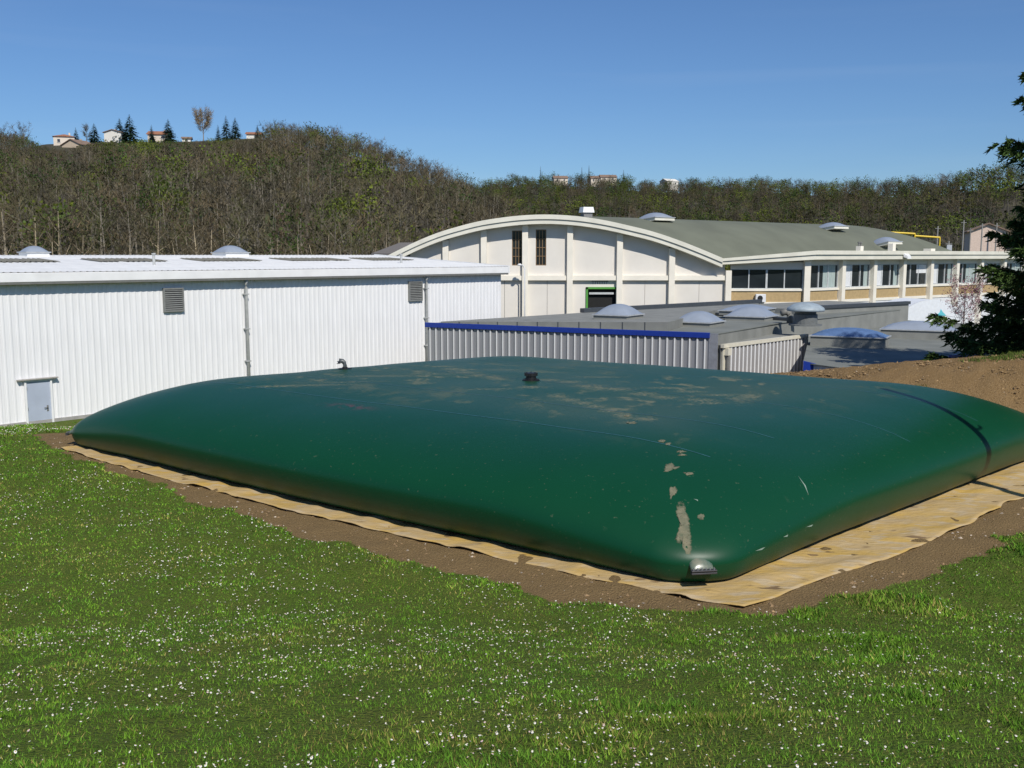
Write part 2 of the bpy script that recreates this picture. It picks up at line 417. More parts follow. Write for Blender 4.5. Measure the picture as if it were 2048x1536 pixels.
# -- bare tree prototypes as arrays
def tube_np(path, rad, n=3):
    V = []; T = []
    for i, p in enumerate(path):
        d = np.array(path[min(i + 1, len(path) - 1)]) - np.array(path[max(i - 1, 0)]); d = d / (np.linalg.norm(d) + 1e-9)
        a = np.cross(d, [0.3, 0.9, 0.1]); a /= np.linalg.norm(a); b = np.cross(d, a)
        for k in range(n):
            an = 2 * math.pi * k / n
            V.append(np.array(p) + rad[i] * (a * math.cos(an) + b * math.sin(an)))
    for i in range(len(path) - 1):
        for k in range(n):
            k2 = (k + 1) % n
            T += [(i * n + k, i * n + k2, (i + 1) * n + k2), (i * n + k, (i + 1) * n + k2, (i + 1) * n + k)]
    return np.array(V), np.array(T)
def bare_tree(rng, H, limbs, twigs, spread=.3, base=.3, tw=.011, fork=False, sides=3, leaf=0):
    """returns wood (V,T) and twig/leaf (V,T)"""
    WV, WT = [], []; k = 0
    def put(V, T):
        nonlocal k
        WV.append(V); WT.append(T + k); k += len(V)
    bend = rng.normal(0, .035 * H, (2,))
    trunk = [np.array([bend[0] * t * t, bend[1] * t * t, H * .86 * t]) for t in np.linspace(0, 1, 5)]
    r0 = .016 * H
    put(*tube_np(trunk, [r0 * (1 - .85 * t) for t in np.linspace(0, 1, 5)], sides))
    ends = [(trunk[-1], np.array([0, 0, 1.]))]; segs = [(trunk[3], trunk[4])]
    for i in range(limbs):
        t = base + (0.8 - base) * (i + rng.random()) / limbs
        st = np.array([bend[0] * t * t, bend[1] * t * t, H * .86 * t])
        az = i * 2.4 + rng.normal(0, .5)
        ln = H * spread * (1.15 - .6 * abs(t - .45)) * rng.uniform(.8, 1.2)
        up = rng.uniform(.6, 1.3)
        d = np.array([math.cos(az), math.sin(az), up]); d /= np.linalg.norm(d)
        mid = st + d * ln * .55; d2 = d + np.array([0, 0, .45]); d2 /= np.linalg.norm(d2); en = mid + d2 * ln * .6
        put(*tube_np([st, mid, en], [r0 * .45 * (1.1 - t), r0 * .26 * (1.1 - t), r0 * .06], 3))
        segs += [(st * .4 + mid * .6, mid), (mid, en), (mid, en)]
    a = rng.integers(0, len(segs), twigs)
    f = rng.random((twigs, 1))
    P0 = np.array([segs[i][0] for i in a]); P1 = np.array([segs[i][1] for i in a])
    D = (P1 - P0); D /= np.linalg.norm(D, axis=1, keepdims=True) + 1e-9
    P = P0 + (P1 - P0) * f
    R = rng.normal(0, 1, (twigs, 3)); R[:, 2] = R[:, 2] * .6 + .35
    d = D * .55 + R * .62; d /= np.linalg.norm(d, axis=1, keepdims=True)
    P = P + rng.normal(0, .025 * H, (twigs, 3))
    ln = H * rng.uniform(.07, .17, (twigs, 1))
    s = np.cross(d, rng.normal(0, 1, (twigs, 3))); s /= np.linalg.norm(s, axis=1, keepdims=True) + 1e-9
    w = tw * H * rng.uniform(.6, 1.3, (twigs, 1))
    if leaf:
        V = np.stack([P + d * ln - s * leaf * H * .5, P + d * ln + s * leaf * H * .5, P + d * (ln + leaf * H)], 1).reshape(-1, 3)
    else:
        V = np.stack([P - s * w * .5, P + s * w * .5, P + d * ln], 1).reshape(-1, 3)
    T = np.arange(len(V)).reshape(-1, 3)
    return np.concatenate(WV), np.concatenate(WT), V, T
def bush_np(rng, H, n):
    c = rng.normal(0, 1, (n, 3)); c /= np.linalg.norm(c, axis=1, keepdims=True)
    c *= rng.uniform(.5, 1, (n, 1)) * np.array([.55, .55, .5]) * H; c[:, 2] += .5 * H
    a = rng.normal(0, 1, (n, 3)); a /= np.linalg.norm(a, axis=1, keepdims=True); b = np.cross(a, rng.normal(0, 1, (n, 3))); b /= np.linalg.norm(b, axis=1, keepdims=True)
    s = H * .09
    V = np.stack([c - a * s, c + a * s, c + b * s * 1.5], 1).reshape(-1, 3)
    return V, np.arange(len(V)).reshape(-1, 3)
bark_mat = mat('grey_bark', (.13, .115, .09), .9, var=.3, scale=.4, attr='tint')
twig_mat = mat('bare_twigs', (.104, .089, .058), .95, var=.25, scale=.12, attr='tint', spec=.1)
leaf_mat = mat('spring_leaves', (.06, .085, .022), .9, var=.3, scale=.2, attr='tint', spec=.15)
prng = np.random.default_rng(5)
PR_BARE = [bare_tree(prng, 1.0, 8, 150, spread=.30, base=.28) for _ in range(5)]
PR_TALL = [bare_tree(prng, 1.0, 7, 110, spread=.20, base=.42) for _ in range(4)]
PR_LEAF = [bare_tree(prng, 1.0, 6, 190, spread=.28, base=.3, leaf=.040) for _ in range(3)]
PR_BUSH = [bush_np(prng, 1.0, 90) for _ in range(3)]
TWIG_TINTS = np.array([[1, 1, 1], [1.2, 1.05, .95], [.7, .72, .75], [1.1, 1.12, .95], [.85, 1.0, .68], [1.28, 1.18, 1.05], [.6, .62, .6]])
LEAF_TINTS = np.array([[1, 1, 1], [1.5, 1.45, .9], [.6, .8, .7], [1.0, .85, .7], [2.0, 1.75, .9]])
def make_wood(name, h, n, px0, px1, y0, y1, hgt, rng, label, hidepy=None, far=False, skip=None, cap=None):
    u = rng.random(n * 3); Y = np.sqrt(y0 ** 2 + u * (y1 ** 2 - y0 ** 2)); PX = rng.uniform(px0, px1, n * 3)
    X = (PX - 1024) / F * Y
    Z, p = h(X, Y)
    ok = (p > (.0 if far else .045)) & (p < 1.04)
    py = HOR - (Z + 10 - HC) / Y * F
    ok &= py < 520
    if skip is not None: ok &= ~skip(PX, p)
    if cap is not None:      # low scrub only where roofs and the skyline stay clear
        hmax = np.interp(PX, cap[0], cap[1])
        room = (HOR - hmax) / F * Y + HC - Z
        ok &= room > 1.6
    ids = np.nonzero(ok)[0][:n]
    room_ = room[ids] if cap is not None else np.full(len(ids), 99.)
    X, Y, Z, PX, p = X[ids], Y[ids], Z[ids], PX[ids], p[ids]
    kind = rng.random(len(ids))
    green = vnoise(PX * .012, p * 5, 33)
    isleaf = kind < (.03 + .22 * sstep(.5, .8, green) + (.13 if far else 0))
    isbush = (kind > (.80 if far else .87))
    Vs, Ts, Cs, Ms = [], [], [], []; off = 0
    def stamp(V, T, sel, scl, tints, mi, flat=1.0):
        nonlocal off
        if len(sel) == 0: return
        an = rng.uniform(0, 2 * math.pi, len(sel)); c, s = np.cos(an)[:, None], np.sin(an)[:, None]
        sx = (scl * flat)[:, None]
        x = (V[None, :, 0] * c - V[None, :, 1] * s) * sx + X[sel][:, None]
        y = (V[None, :, 0] * s + V[None, :, 1] * c) * sx + Y[sel][:, None]
        z = V[None, :, 2] * scl[:, None] + Z[sel][:, None] - .2
        Vs.append(np.stack([x, y, z], -1).reshape(-1, 3))
        Ts.append((T[None] + (np.arange(len(sel)) * len(V))[:, None, None] + off).reshape(-1, 3))
        Cs.append(np.repeat(tints, len(V), 0)); Ms.append(np.full(len(T) * len(sel), mi)); off += len(V) * len(sel)
    grp = [(PR_BARE + PR_TALL, ~isleaf & ~isbush, 1, TWIG_TINTS), (PR_LEAF, isleaf & ~isbush, 2, LEAF_TINTS)]
    for protos, m, mi, tn in grp:
        which = rng.integers(0, len(protos), len(ids))
        for j, (wv, wt, tv, tt) in enumerate(protos):
            sel = np.nonzero(m & (which == j))[0]
            scl = np.minimum(hgt(PX[sel], p[sel]) * rng.uniform(.75, 1.2, len(sel)), room_[sel]); fl = rng.uniform(.9, 1.25, len(sel))
            st = rng.bit_generator.state
            stamp(wv, wt, sel, scl, np.ones((len(sel), 3)) * rng.uniform(.5, .95, (len(sel), 1)) * (1.0 if far else 2.1), 0, fl)
            rng.bit_generator.state = st
            stamp(tv, tt, sel, scl, tn[np.random.default_rng(j + len(sel)).integers(0, len(tn), len(sel))] * np.random.default_rng(j).uniform(.75, 1.25, (len(sel), 1)) * (.86 if far else 1.0), mi, fl)
    which = rng.integers(0, len(PR_BUSH), len(ids))
    for j, (bv, bt) in enumerate(PR_BUSH):
        sel = np.nonzero(isbush & (which == j))[0]
        stamp(bv, bt, sel, np.minimum(rng.uniform(2.2, 5, len(sel)) * (1.5 if far else 1.0), room_[sel]), LEAF_TINTS[rng.integers(0, 4, len(sel))] * np.array([.9, .72, .8]), 2, rng.uniform(.9, 1.5, len(sel)))
    o = link(name, npmesh(name, np.concatenate(Vs), np.concatenate(Ts), [bark_mat, twig_mat, leaf_mat], np.concatenate(Cs), np.concatenate(Ms)))
    tag(o, label, 'wood', kind='stuff')
    return o
wr = np.random.default_rng(21)
make_wood('bare_wood', left_hill, 2250, -120, 1120, 165, 430, lambda px, p: np.where((px < 530) & (p > .8), 8.0, 12.5 - 4.0 * p), wr,
          'brown leafless wood covering the nearer hill on the left', cap=([-500, 60, 100, 150, 200, 300, 420, 520, 545, 560, 2500], [262, 270, 296, 303, 291, 289, 286, 282, 262, 150, 150]))
make_wood('mixed_wood', far_hill, 3000, 880, 2250, 215, 830, lambda px, p: 10.5 + 0 * p, wr,
          'brown and green wood covering the farther hills behind the hall', far=True, skip=lambda px, p: (px > 1405) & (px < 1490) & (p > .88))

# ------------------------------------------------------------ single trees
def tree_thing(name, loc, H, proto, label, group, tw_m=None, tint=(1, 1, 1), wtint=(1, 1, 1), rot=0, wide=1.0, cat='tree', leafy=False):
    t = empty(name, loc, label, cat, group)
    wv, wt, tv, tt = proto
    M = np.array([[math.cos(rot), -math.sin(rot), 0], [math.sin(rot), math.cos(rot), 0], [0, 0, 1]])
    sc = np.array([H * wide, H * wide, H])
    link('trunk', npmesh('trunk', (wv * sc) @ M.T, wt, [bark_mat], np.ones((len(wv), 3)) * np.array(wtint)), t)
    link('crown', npmesh('crown', (tv * sc) @ M.T, tt, [tw_m or twig_mat], np.ones((len(tv), 3)) * np.array(tint)), t)
    return t
trng = np.random.default_rng(77)
foot = [(22, 168, 'at the far left edge'), (80, 172, 'second from the left edge'), (112, 162, 'with a forked top, above the left roof dome'), (126, 170, 'just right of the forked one'),
        (170, 166, 'between the left dome and the first rooflight'), (268, 160, 'with a wide fork, above the roof vent pipe'), (320, 171, 'leaning slightly, right of the wide fork'), (362, 165, 'left of the tall pair'),
        (385, 159, 'tallest, left of the right roof dome'), (400, 173, 'just right of the tallest'), (425, 167, 'leaning right, above the right roof dome'), (455, 163, 'straight behind the right roof dome'), (538, 161, 'low fork, right of the right dome'),
        (560, 171, 'thin one right of the low fork'), (600, 166, 'thin one mid wood'), (640, 163, 'pale one standing alone at the wood edge'), (655, 172, 'thin dark one behind the pale one'), (690, 167, 'left of the slanting grey roof'),
        (745, 165, 'above the end of the white roof'), (775, 170, 'directly over the grey slanting roof'), (800, 164, 'nearest the arched hall')]
for i, (px, Y, wh) in enumerate(foot):
    Y -= 5
    X = (px - 1024) / F * Y
    z = float(left_hill(np.array([X]), np.array([Y + 0.]))[0][0])
    pr = bare_tree(trng, 1.0, 7, 130, spread=.2, base=.4, tw=.008, sides=5)
    tree_thing('bare_tree', (X, Y, min(z, 1.0) - .2), trng.uniform(13, 17), pr, 'pale bare tree at the hill foot, ' + wh,
               'pale trunked trees along the foot of the hill', tint=(1.05, 1.0, .9), wtint=np.array((2.9, 2.7, 2.3)) * trng.uniform(.7, 1.2), rot=trng.uniform(0, 6))

conifer_leaf = mat('conifer_needles', (.016, .038, .022), .9, var=.35, scale=.5, spec=.15)
conifer_bark = mat('conifer_bark', (.09, .06, .04), .9)
def conifer(name, loc, H, W, label, group, seed, dens=1.0):
    r = random.Random(seed)
    t = empty(name, loc, label, 'tree', group)
    o = ORG[t]
    mb = MB(); mb.tube([o, o + Vector((0, 0, H * .97))], [H * .022, H * .004], 5); mb.build('trunk', conifer_bark, t)
    V = []; T = []
    lay = int(22 * dens)
    for i in range(lay):
        f = (i + .5) / lay; z = H * (.06 + .94 * f); L = W * .5 * ((1 - f) ** .8 + .03)
        for j in range(17):
            a = r.random() * 6.283; ln = L * r.uniform(.7, 1.2); d = Vector((math.cos(a), math.sin(a), 0)); s = Vector((-d.y, d.x, 0))
            p0 = Vector((0, 0, z)) + d * ln * .08; tip = Vector((0, 0, z - ln * r.uniform(.05, .4))) + d * ln
            for q in range(3):
                c = p0.lerp(tip, .35 + .3 * q); w = ln * (.42 - .1 * q) * r.uniform(.7, 1.2)
                k = len(V)
                V += [c - s * w * .6, c + s * w * .6, c + d * w * .9 - Vector((0, 0, w * .3))]; T.append((k, k + 1, k + 2))
    link('crown', npmesh('crown', np.array([tuple(v) for v in V]), np.array(T), [conifer_leaf]), t)
    return t
def hill_at(h, px, Y):
    X = (px - 1024) / F * Y
    return Vector((X, Y, float(h(np.array([X]), np.array([float(Y)]))[0][0])))
YR = 404
def ridge(px, Y=YR): return hill_at(left_hill, px, Y)
for px, top, wpx, lab in [(172, 262, 16, 'small conifer between the red roofed house and the first pale house'), (208, 254, 26, 'pointed dark conifer left of the first pale house'),
                          (258, 244, 30, 'broad dark conifer left of the tallest one, beside the pale house'), (278, 237, 36, 'tallest dark conifer on the left ridge, beside the pale house'),
                          (320, 257, 18, 'narrow conifer in front of the second pale house'), (353, 246, 32, 'dark conifer right of the second pale house'),
                          (450, 257, 14, 'small conifer right of the round bare tree'), (466, 239, 24, 'dark conifer, middle of the three right of the round bare tree'),
                          (484, 243, 26, 'dark conifer nearest the small house on the ridge'), (527, 257, 14, 'small dark conifer right of the small house on the ridge')]:
    b = ridge(px, YR - 4 if px != 320 else YR - 8)
    H = (HOR - top) / F * b.y + HC - b.z
    conifer('conifer_tree', b - Vector((0, 0, .5)), H + .5, wpx / F * b.y * 1.15, lab + '', 'conifers along the left ridge', int(px))
b = ridge(421)
pr = bare_tree(np.random.default_rng(9), 1.0, 20, 1500, spread=.33, base=.26, tw=.010, sides=5)
tree_thing('bare_tree', b - Vector((0, 0, .4)), (HOR - 222) / F * b.y + HC - b.z, pr, 'tall round bare tree standing alone on the ridge skyline', None, tint=(2.6, 2.25, 1.9), wtint=(1.9, 1.7, 1.5), wide=1.0)
for px, top, seed, lab in [(66, 253, 31, 'spreading bare tree at the left end of the ridge, right of its twin'), (28, 256, 32, 'spreading bare tree on the ridge nearest the left edge'), (192, 248, 33, 'slender bare tree between two conifers on the left ridge')]:
    b = ridge(px, YR - 6)
    pr = bare_tree(np.random.default_rng(seed), 1.0, 11, 420, spread=.42 if px < 100 else .2, base=.25, tw=.010, sides=5)
    tree_thing('bare_tree', b - Vector((0, 0, .4)), (HOR - top) / F * b.y + HC - b.z, pr, lab, 'bare trees on the left ridge', tint=(1.0, .95, .95), wtint=(1.2, 1.1, 1))
for px, top, wpx, lab in [(1080, 335, 10, 'small conifer leftmost on the far ridge'), (1161, 336, 13, 'conifer on the far ridge, left one of the close pair'), (1175, 333, 13, 'conifer on the far ridge, right one of the close pair'), (1243, 342, 15, 'conifer on the far ridge right of the roofs')]:
    b = hill_at(far_hill, px, 770)
    conifer('conifer_tree', b - Vector((0, 0, .5)), (HOR - top) / F * b.y + HC - b.z, wpx / F * b.y, lab, 'conifers along the far ridge', px)

# ------------------------------------------------------------ houses
house_white = mat('house_render', (.66, .58, .48), .9, var=.06, scale=.3)
house_pale = mat('house_pale', (.72, .69, .62), .9, var=.05, scale=.3)
tile_red = mat('roof_tiles', (.30, .135, .075), .9, var=.25, scale=1.2)
tile_brown = mat('roof_tiles_brown', (.22, .15, .11), .9, var=.2, scale=1.2)
win_dark = mat('window_dark', (.05, .05, .06), .3)
def house(base, w, d, h, rh, yaw, label, wall=house_white, roof=tile_red, hip=False, wins=((-.25, .55), (.25, .55)), group='houses on the ridges', chim=True):
    t = empty('house', base, label, 'house', group)
    M = Matrix.Translation(base) @ Matrix.Rotation(yaw, 4, 'Z')
    m = MB(); m.box(-w / 2, w / 2, -d / 2, d / 2, -3, h, M)
    if not hip:
        for s in (-1, 1):
            x = s * w / 2
            m.hexa([M @ Vector((x, -d / 2, h)), M @ Vector((x, d / 2, h)), M @ Vector((x, 0, h + rh * .97))],
                   [M @ Vector((x - s * .2, -d / 2, h)), M @ Vector((x - s * .2, d / 2, h)), M @ Vector((x - s * .2, 0, h + rh * .97))])
    m.build('wall', wall, t)
    e = .45; m = MB()
    if hip:
        k = max(w - d, 0) / 2
        a = [Vector((-w / 2 - e, -d / 2 - e, h)), Vector((w / 2 + e, -d / 2 - e, h)), Vector((w / 2 + e, d / 2 + e, h)), Vector((-w / 2 - e, d / 2 + e, h))]
        tp = [Vector((-k - .1, 0, h + rh)), Vector((k + .1, 0, h + rh))]
        m.add([M @ p for p in a + tp], [(0, 1, 5, 4), (1, 2, 5), (2, 3, 4, 5), (3, 0, 4), (3, 2, 1, 0)])
    else:
        for s in (-1, 1):
            lo = [Vector((-w / 2 - e, s * (d / 2 + e), h - e * rh / (d / 2))), Vector((w / 2 + e, s * (d / 2 + e), h - e * rh / (d / 2))), Vector((w / 2 + e, 0, h + rh)), Vector((-w / 2 - e, 0, h + rh))]
            m.hexa([M @ p for p in lo], [M @ (p + Vector((0, 0, .22))) for p in lo])
    ro = m.build('roof', roof, t)
    if chim:
        m = MB(); m.box(w * .2, w * .2 + .6, .3, .9, h, h + rh + .7, M); m.build('chimney', wall, ro)
    for f, g in wins:
        x = f * w; z = g * h
        wd = MB().box(x - .55, x + .55, -d / 2 - .08, -d / 2 + .02, z - .6, z + .7, M).build('window', alu, t)
        MB().box(x - .47, x + .47, -d / 2 - .11, -d / 2 - .07, z - .52, z + .62, M).build('pane', win_dark, wd)
        MB().box(x - .65, x + .65, -d / 2 - .2, -d / 2, z - .72, z - .61, M).build('sill', house_pale, wd)
    return t
def rb(px, py, Y):
    p = at(px, py, Y); return p
house(rb(130, 294, 398), 7.5, 7, 3.6, 1.2, .35, 'pale house with a red hipped roof at the left end of the ridge', hip=True)
house(rb(158, 302, 388), 7.6, 9, 2.0, 1.9, 1.2, 'low gabled house with dark eaves in front of the red hipped house', wall=mat('house_tan', (.52, .42, .31), .9), roof=tile_brown, wins=((.2, .5),))
house(rb(232, 286, 400), 4.8, 7, 3.8, 1.0, 1.45, 'first pale house, between dark conifers on the left ridge', wall=house_pale, roof=tile_brown)
house(rb(320, 284, 402), 7.6, 7, 2.6, 1.3, .1, 'second pale house with red roof behind the narrow conifer', wall=house_white, roof=tile_red)
house(rb(509, 279, 402), 5.4, 5, 1.8, .8, .1, 'small pale house with red roof, rightmost on the left ridge', wall=house_pale, roof=tile_red, wins=((.2, .5),))
house(rb(374, 283, 404), 3.2, 4, 1.0, .6, .2, 'tiny pale shed at the left of the round bare tree', wall=house_pale, roof=tile_brown, wins=((0, .5),), chim=False)
for px, py, w, h, lab, wl in [(1120, 366, 12, 4, 'far house under the leftmost small conifer of the far ridge', house_white), (1190, 366, 9, 4, 'far house right of the pair of conifers', house_white), (1215, 364, 14, 4, 'far house with a long roof between conifer pair and single conifer', house_white),
                              (1338, 373, 12, 4.4, 'far white house standing clear on the far ridge', house_pale)]:
    house(rb(px, py, 752), w * .85, 9, h * .8, 1.8, .5 if px > 1300 else .1, lab, wall=wl, roof=tile_brown if px < 1300 else house_pale, group='houses on the far ridge', chim=False)
house(rb(1968, 516, 190), 9, 6.3, 4.9, 1.3, 1.24, 'pale pink house behind the hall, partly hidden by the spruce', wall=mat('house_pink', (.66, .52, .43), .9), roof=tile_brown, wins=((.3, .62),), group=None, chim=False)
g = [at(400 + i * 0, 0, 400) for i in range(1)]
hedge = mat('hedge_green', (.022, .045, .018), .9, var=.3, scale=1, bump=.5, bscale=3)
V, T = [], []; k = 0; hr = np.random.default_rng(3)
for i in range(40):
    bv, bt = PR_BUSH[i % 3]; c = hill_at(far_hill, 1372 + i * 1.75, 770)
    V.append(bv * np.array([3.2, 3.2, 3.0]) + np.array(tuple(c)) + hr.normal(0, .15, 3)); T.append(bt + k); k += len(bv)
o = link('hedge', npmesh('hedge', np.concatenate(V), np.concatenate(T), [hedge])); tag(o, 'long dark hedge beside the green field on the far ridge', 'hedge')

# ------------------------------------------------------------ white corrugated building
def rib_panel(name, width, h, pitch, depth, m, top=.05, flank=.035, sub=None, crest=None):
    """a trapezoidal sheet in the x-z plane, bulging to -y, one mesh"""
    pts = []; n = max(1, round(width / pitch)); p = width / n
    for i in range(n):
        x = i * p; c = x + p * .5
        pts += [(x, 0)]
        if sub:
            pts += [(x + p * .16, 0), (x + p * .16 + .006, -sub), (x + p * .16 + .02, -sub), (x + p * .16 + .026, 0)]
        pts += [(c - top / 2 - flank, 0), (c - top / 2, -depth), (c + top / 2, -depth), (c + top / 2 + flank, 0)]
    pts.append((width, 0))
    mb = MB(); k = len(pts)
    mb.add([(x, y, 0) for x, y in pts] + [(x, y, h) for x, y in pts], [(i, i + 1, k + i + 1, k + i) for i in range(k - 1)])
    me = mb.mesh(name, m)
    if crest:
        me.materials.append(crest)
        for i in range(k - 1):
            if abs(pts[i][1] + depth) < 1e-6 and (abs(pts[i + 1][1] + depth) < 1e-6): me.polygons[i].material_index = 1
    return me
DW = Vector((.685, .729, 0)).normalized()
FW = Frame((-18.5, 36.0), DW)
uR = FW.u_of(1003); U0 = -9.0
EAVE = HC - 1.0; RIDGE_W = 11.2; RISE = .60
wb = empty('white_warehouse', FW.p(U0, 0, -2.6), 'long white ribbed metal building with a low pitched roof on the left', 'building')
mb = MB(); mb.box(U0, uR, -22.4, -.06, -2.6, EAVE - .02, FW.M)
for uu in (U0, uR - .1):
    mb.hexa([FW.p(uu, -.06, EAVE - .02), FW.p(uu, -22.4, EAVE - .02), FW.p(uu, -11.2, EAVE + RISE)], [FW.p(uu + .1, -.06, EAVE - .02), FW.p(uu + .1, -22.4, EAVE - .02), FW.p(uu + .1, -11.2, EAVE + RISE)])
mb.build('wall', white_trim, wb)
npan = int(round((uR - U0) / 1.0)); pw = (uR - U0) / npan
pm = rib_panel('cladding_panel', pw, EAVE + 2.6, .25, .015, white_clad, top=.05, flank=.025, sub=.007)
for i in range(npan):
    link('cladding_panel', pm, wb, FW.p(U0 + i * pw, -.035 + (.005 if i % 2 else 0), -2.6) - ORG[wb], FW.rot)
# eave fascia, gutter and roof
mb = MB(); mb.box(U0, uR + .25, -.05, .34, EAVE + .02, EAVE + .36, FW.M); mb.build('fascia', white_trim, wb, bevel=.02)
mb = MB(); mb.box(U0, uR + .22, -.03, .32, EAVE - .06, EAVE + .017, FW.M); mb.build('soffit', gutter_dark, wb)
sl_len = math.hypot(RIDGE_W + .34, RISE)
rp = rib_panel('roof_sheet', pw, sl_len, .25, .016, white_roof, top=.05, flank=.03)
tilt = math.atan2(RISE - .0, RIDGE_W)
Rz = Matrix.Rotation(FW.rot, 4, 'Z')
for i in range(npan + 1):
    R = (Rz @ Matrix.Rotation(-(math.pi / 2 - tilt), 4, 'X')).to_euler()
    w = pw if i < npan else .26
    o = link('roof_sheet', rp, wb, FW.p(U0 + i * pw, .34, EAVE + .375) - ORG[wb], rot=R)
    if i == npan: o.scale.x = .26
def roofz(v): return EAVE + .375 + tilt * (.34 + v)        # v: metres back from the wall face
mb = MB(); mb.add([FW.p(U0, -RIDGE_W + .3, roofz(RIDGE_W)), FW.p(uR + .25, -RIDGE_W + .3, roofz(RIDGE_W)), FW.p(uR + .25, -22.7, EAVE + .3), FW.p(U0, -22.7, EAVE + .3)], [(0, 1, 2, 3)])
mb.build('rear_roof', white_roof, wb)
mb = MB(); mb.hexa([FW.p(uR + .2, .34, EAVE + .02), FW.p(uR + .2, -RIDGE_W, EAVE + RISE), FW.p(uR + .2, -RIDGE_W, roofz(RIDGE_W) + .06), FW.p(uR + .2, .34, EAVE + .42)],
                   [FW.p(uR + .3, .34, EAVE + .02), FW.p(uR + .3, -RIDGE_W, EAVE + RISE), FW.p(uR + .3, -RIDGE_W, roofz(RIDGE_W) + .06), FW.p(uR + .3, .34, EAVE + .42)])
mb.build('verge_trim', white_trim, wb)
FR = Frame((0, 0), DW)
def u_at_depth(px, v):      # along-wall position of column px on the line v metres behind the wall
    f2 = Frame((FW.p(0, -v, 0).x, FW.p(0, -v, 0).y), DW); return f2.u_of(px)
sk = rib_panel('rooflight_sheet', 1.0, 2.2, .25, .03, skylight_grey, top=.05, flank=.03)
for pa, pb in [(-20, 118), (192, 330), (390, 515), (566, 690), (725, 812)]:
    ua, ub = u_at_depth(pa, 6.4), u_at_depth(pb, 6.4)
    for j in range(3):
        R = (Rz @ Matrix.Rotation(-(math.pi / 2 - tilt), 4, 'X')).to_euler()
        o = link('rooflight_sheet', sk, wb, FW.p(ua + (ub - ua) * j / 3, -5.4, roofz(5.4) + .035) - ORG[wb], rot=R)
        o.scale.x = (ub - ua) / 3 * .9
def dome_skylight(parent, M, w, d, h, curb, mdome=None, mcurb=None, n=14):
    """a domed rooflight on an upstand; M places its base centre"""
    k = MB(); k.box(-w / 2, w / 2, -d / 2, d / 2, -.05, curb, M)
    sk_ = k.build('skylight', mcurb or bitumen_up, parent)
    fl = MB(); fl.box(-w / 2 - .06, w / 2 + .06, -d / 2 - .06, d / 2 + .06, curb + .003, curb + .05, M); fl.build('flange', mat('flange_grey', (.4, .42, .44), .5), sk_)
    m = MB(); vs = []; fs = []
    for i in range(n + 1):
        for j in range(n + 1):
            a = -1 + 2 * i / n; b = -1 + 2 * j / n
            z = h * (max(0, (1 - abs(a) ** 2.2)) * max(0, (1 - abs(b) ** 2.2))) ** .75
            vs.append(M @ Vector((a * w / 2, b * d / 2, curb + .052 + z)))
    for i in range(n):
        for j in range(n):
            fs.append((i * (n + 1) + j, (i + 1) * (n + 1) + j, (i + 1) * (n + 1) + j + 1, i * (n + 1) + j + 1))
    m.add(vs, fs).build('dome', mdome or dome_mat, sk_, smooth=True)
    return sk_
for px, w, h in [(80, 1.0, .27), (468, 1.4, .36)]:
    u = u_at_depth(px, 10.2)
    M = Matrix.Translation(FW.p(u, -10.2, roofz(10.2))) @ Rz
    dome_skylight(wb, M, w, w, h, .16, mcurb=white_trim)
for px, v in [(316, 3.2), (805, 3.0)]:
    u = u_at_depth(px, v); p = FW.p(u, -v, roofz(v))
    MB().lathe(p, [(.10, -.1), (.06, .03), (.06, .45), (.09, .46), (.09, .52)], 10).build('vent_pipe', pipe_grey, wb)
# downpipes
for px, zb in [(493, -2.4), (851, -2.4)]:
    u = FW.u_of(px)
    dp = MB().tube([FW.p(u, .22, EAVE + .0), FW.p(u, .14, EAVE - .22), FW.p(u, .12, EAVE - .4), FW.p(u, .12, zb)], .075, 10).build('downpipe', pipe_grey, wb, smooth=True)
    for z in (EAVE - .7, EAVE - 2.2, EAVE - 3.6):
        MB().box(u - .10, u + .10, -.02, .21, z, z + .05, FW.M).build('pipe_clip', pipe_grey, dp)
# louvred vents
for pa, pb, ya, yb in [(333, 368, 579, 620), (820, 843, 565, 599)]:
    ua, ub = FW.u_of(pa), FW.u_of(pb)
    Yc = FW.p((ua + ub) / 2, 0, 0).y
    zt, zb = at(350, ya, Yc).z, at(350, yb, Yc).z
    fr = MB()
    for a in ((ua - .06, ub + .06, zt, zt + .07), (ua - .06, ub + .06, zb - .07, zb), (ua - .06, ua, zb, zt), (ub, ub + .06, zb, zt)):
        fr.box(a[0], a[1], -.02, .09, a[2], a[3], FW.M)
    lv = fr.build('louvre', louvre_grey, wb)
    MB().box(ua, ub, -.02, .012, zb, zt, FW.M).build('backing', dark_void, lv)
    n = 10
    for i in range(n):
        z = zb + (zt - zb) * (i + .5) / n; hh = (zt - zb) / n
        m = MB(); m.hexa([FW.p(ua, .02, z + hh * .42), FW.p(ub, .02, z + hh * .42), FW.p(ub, .08, z - hh * .25), FW.p(ua, .08, z - hh * .25)],
                         [FW.p(ua, .02, z + hh * .52), FW.p(ub, .02, z + hh * .52), FW.p(ub, .08, z - hh * .1), FW.p(ua, .08, z - hh * .1)])
        m.build('slat', louvre_grey, lv)
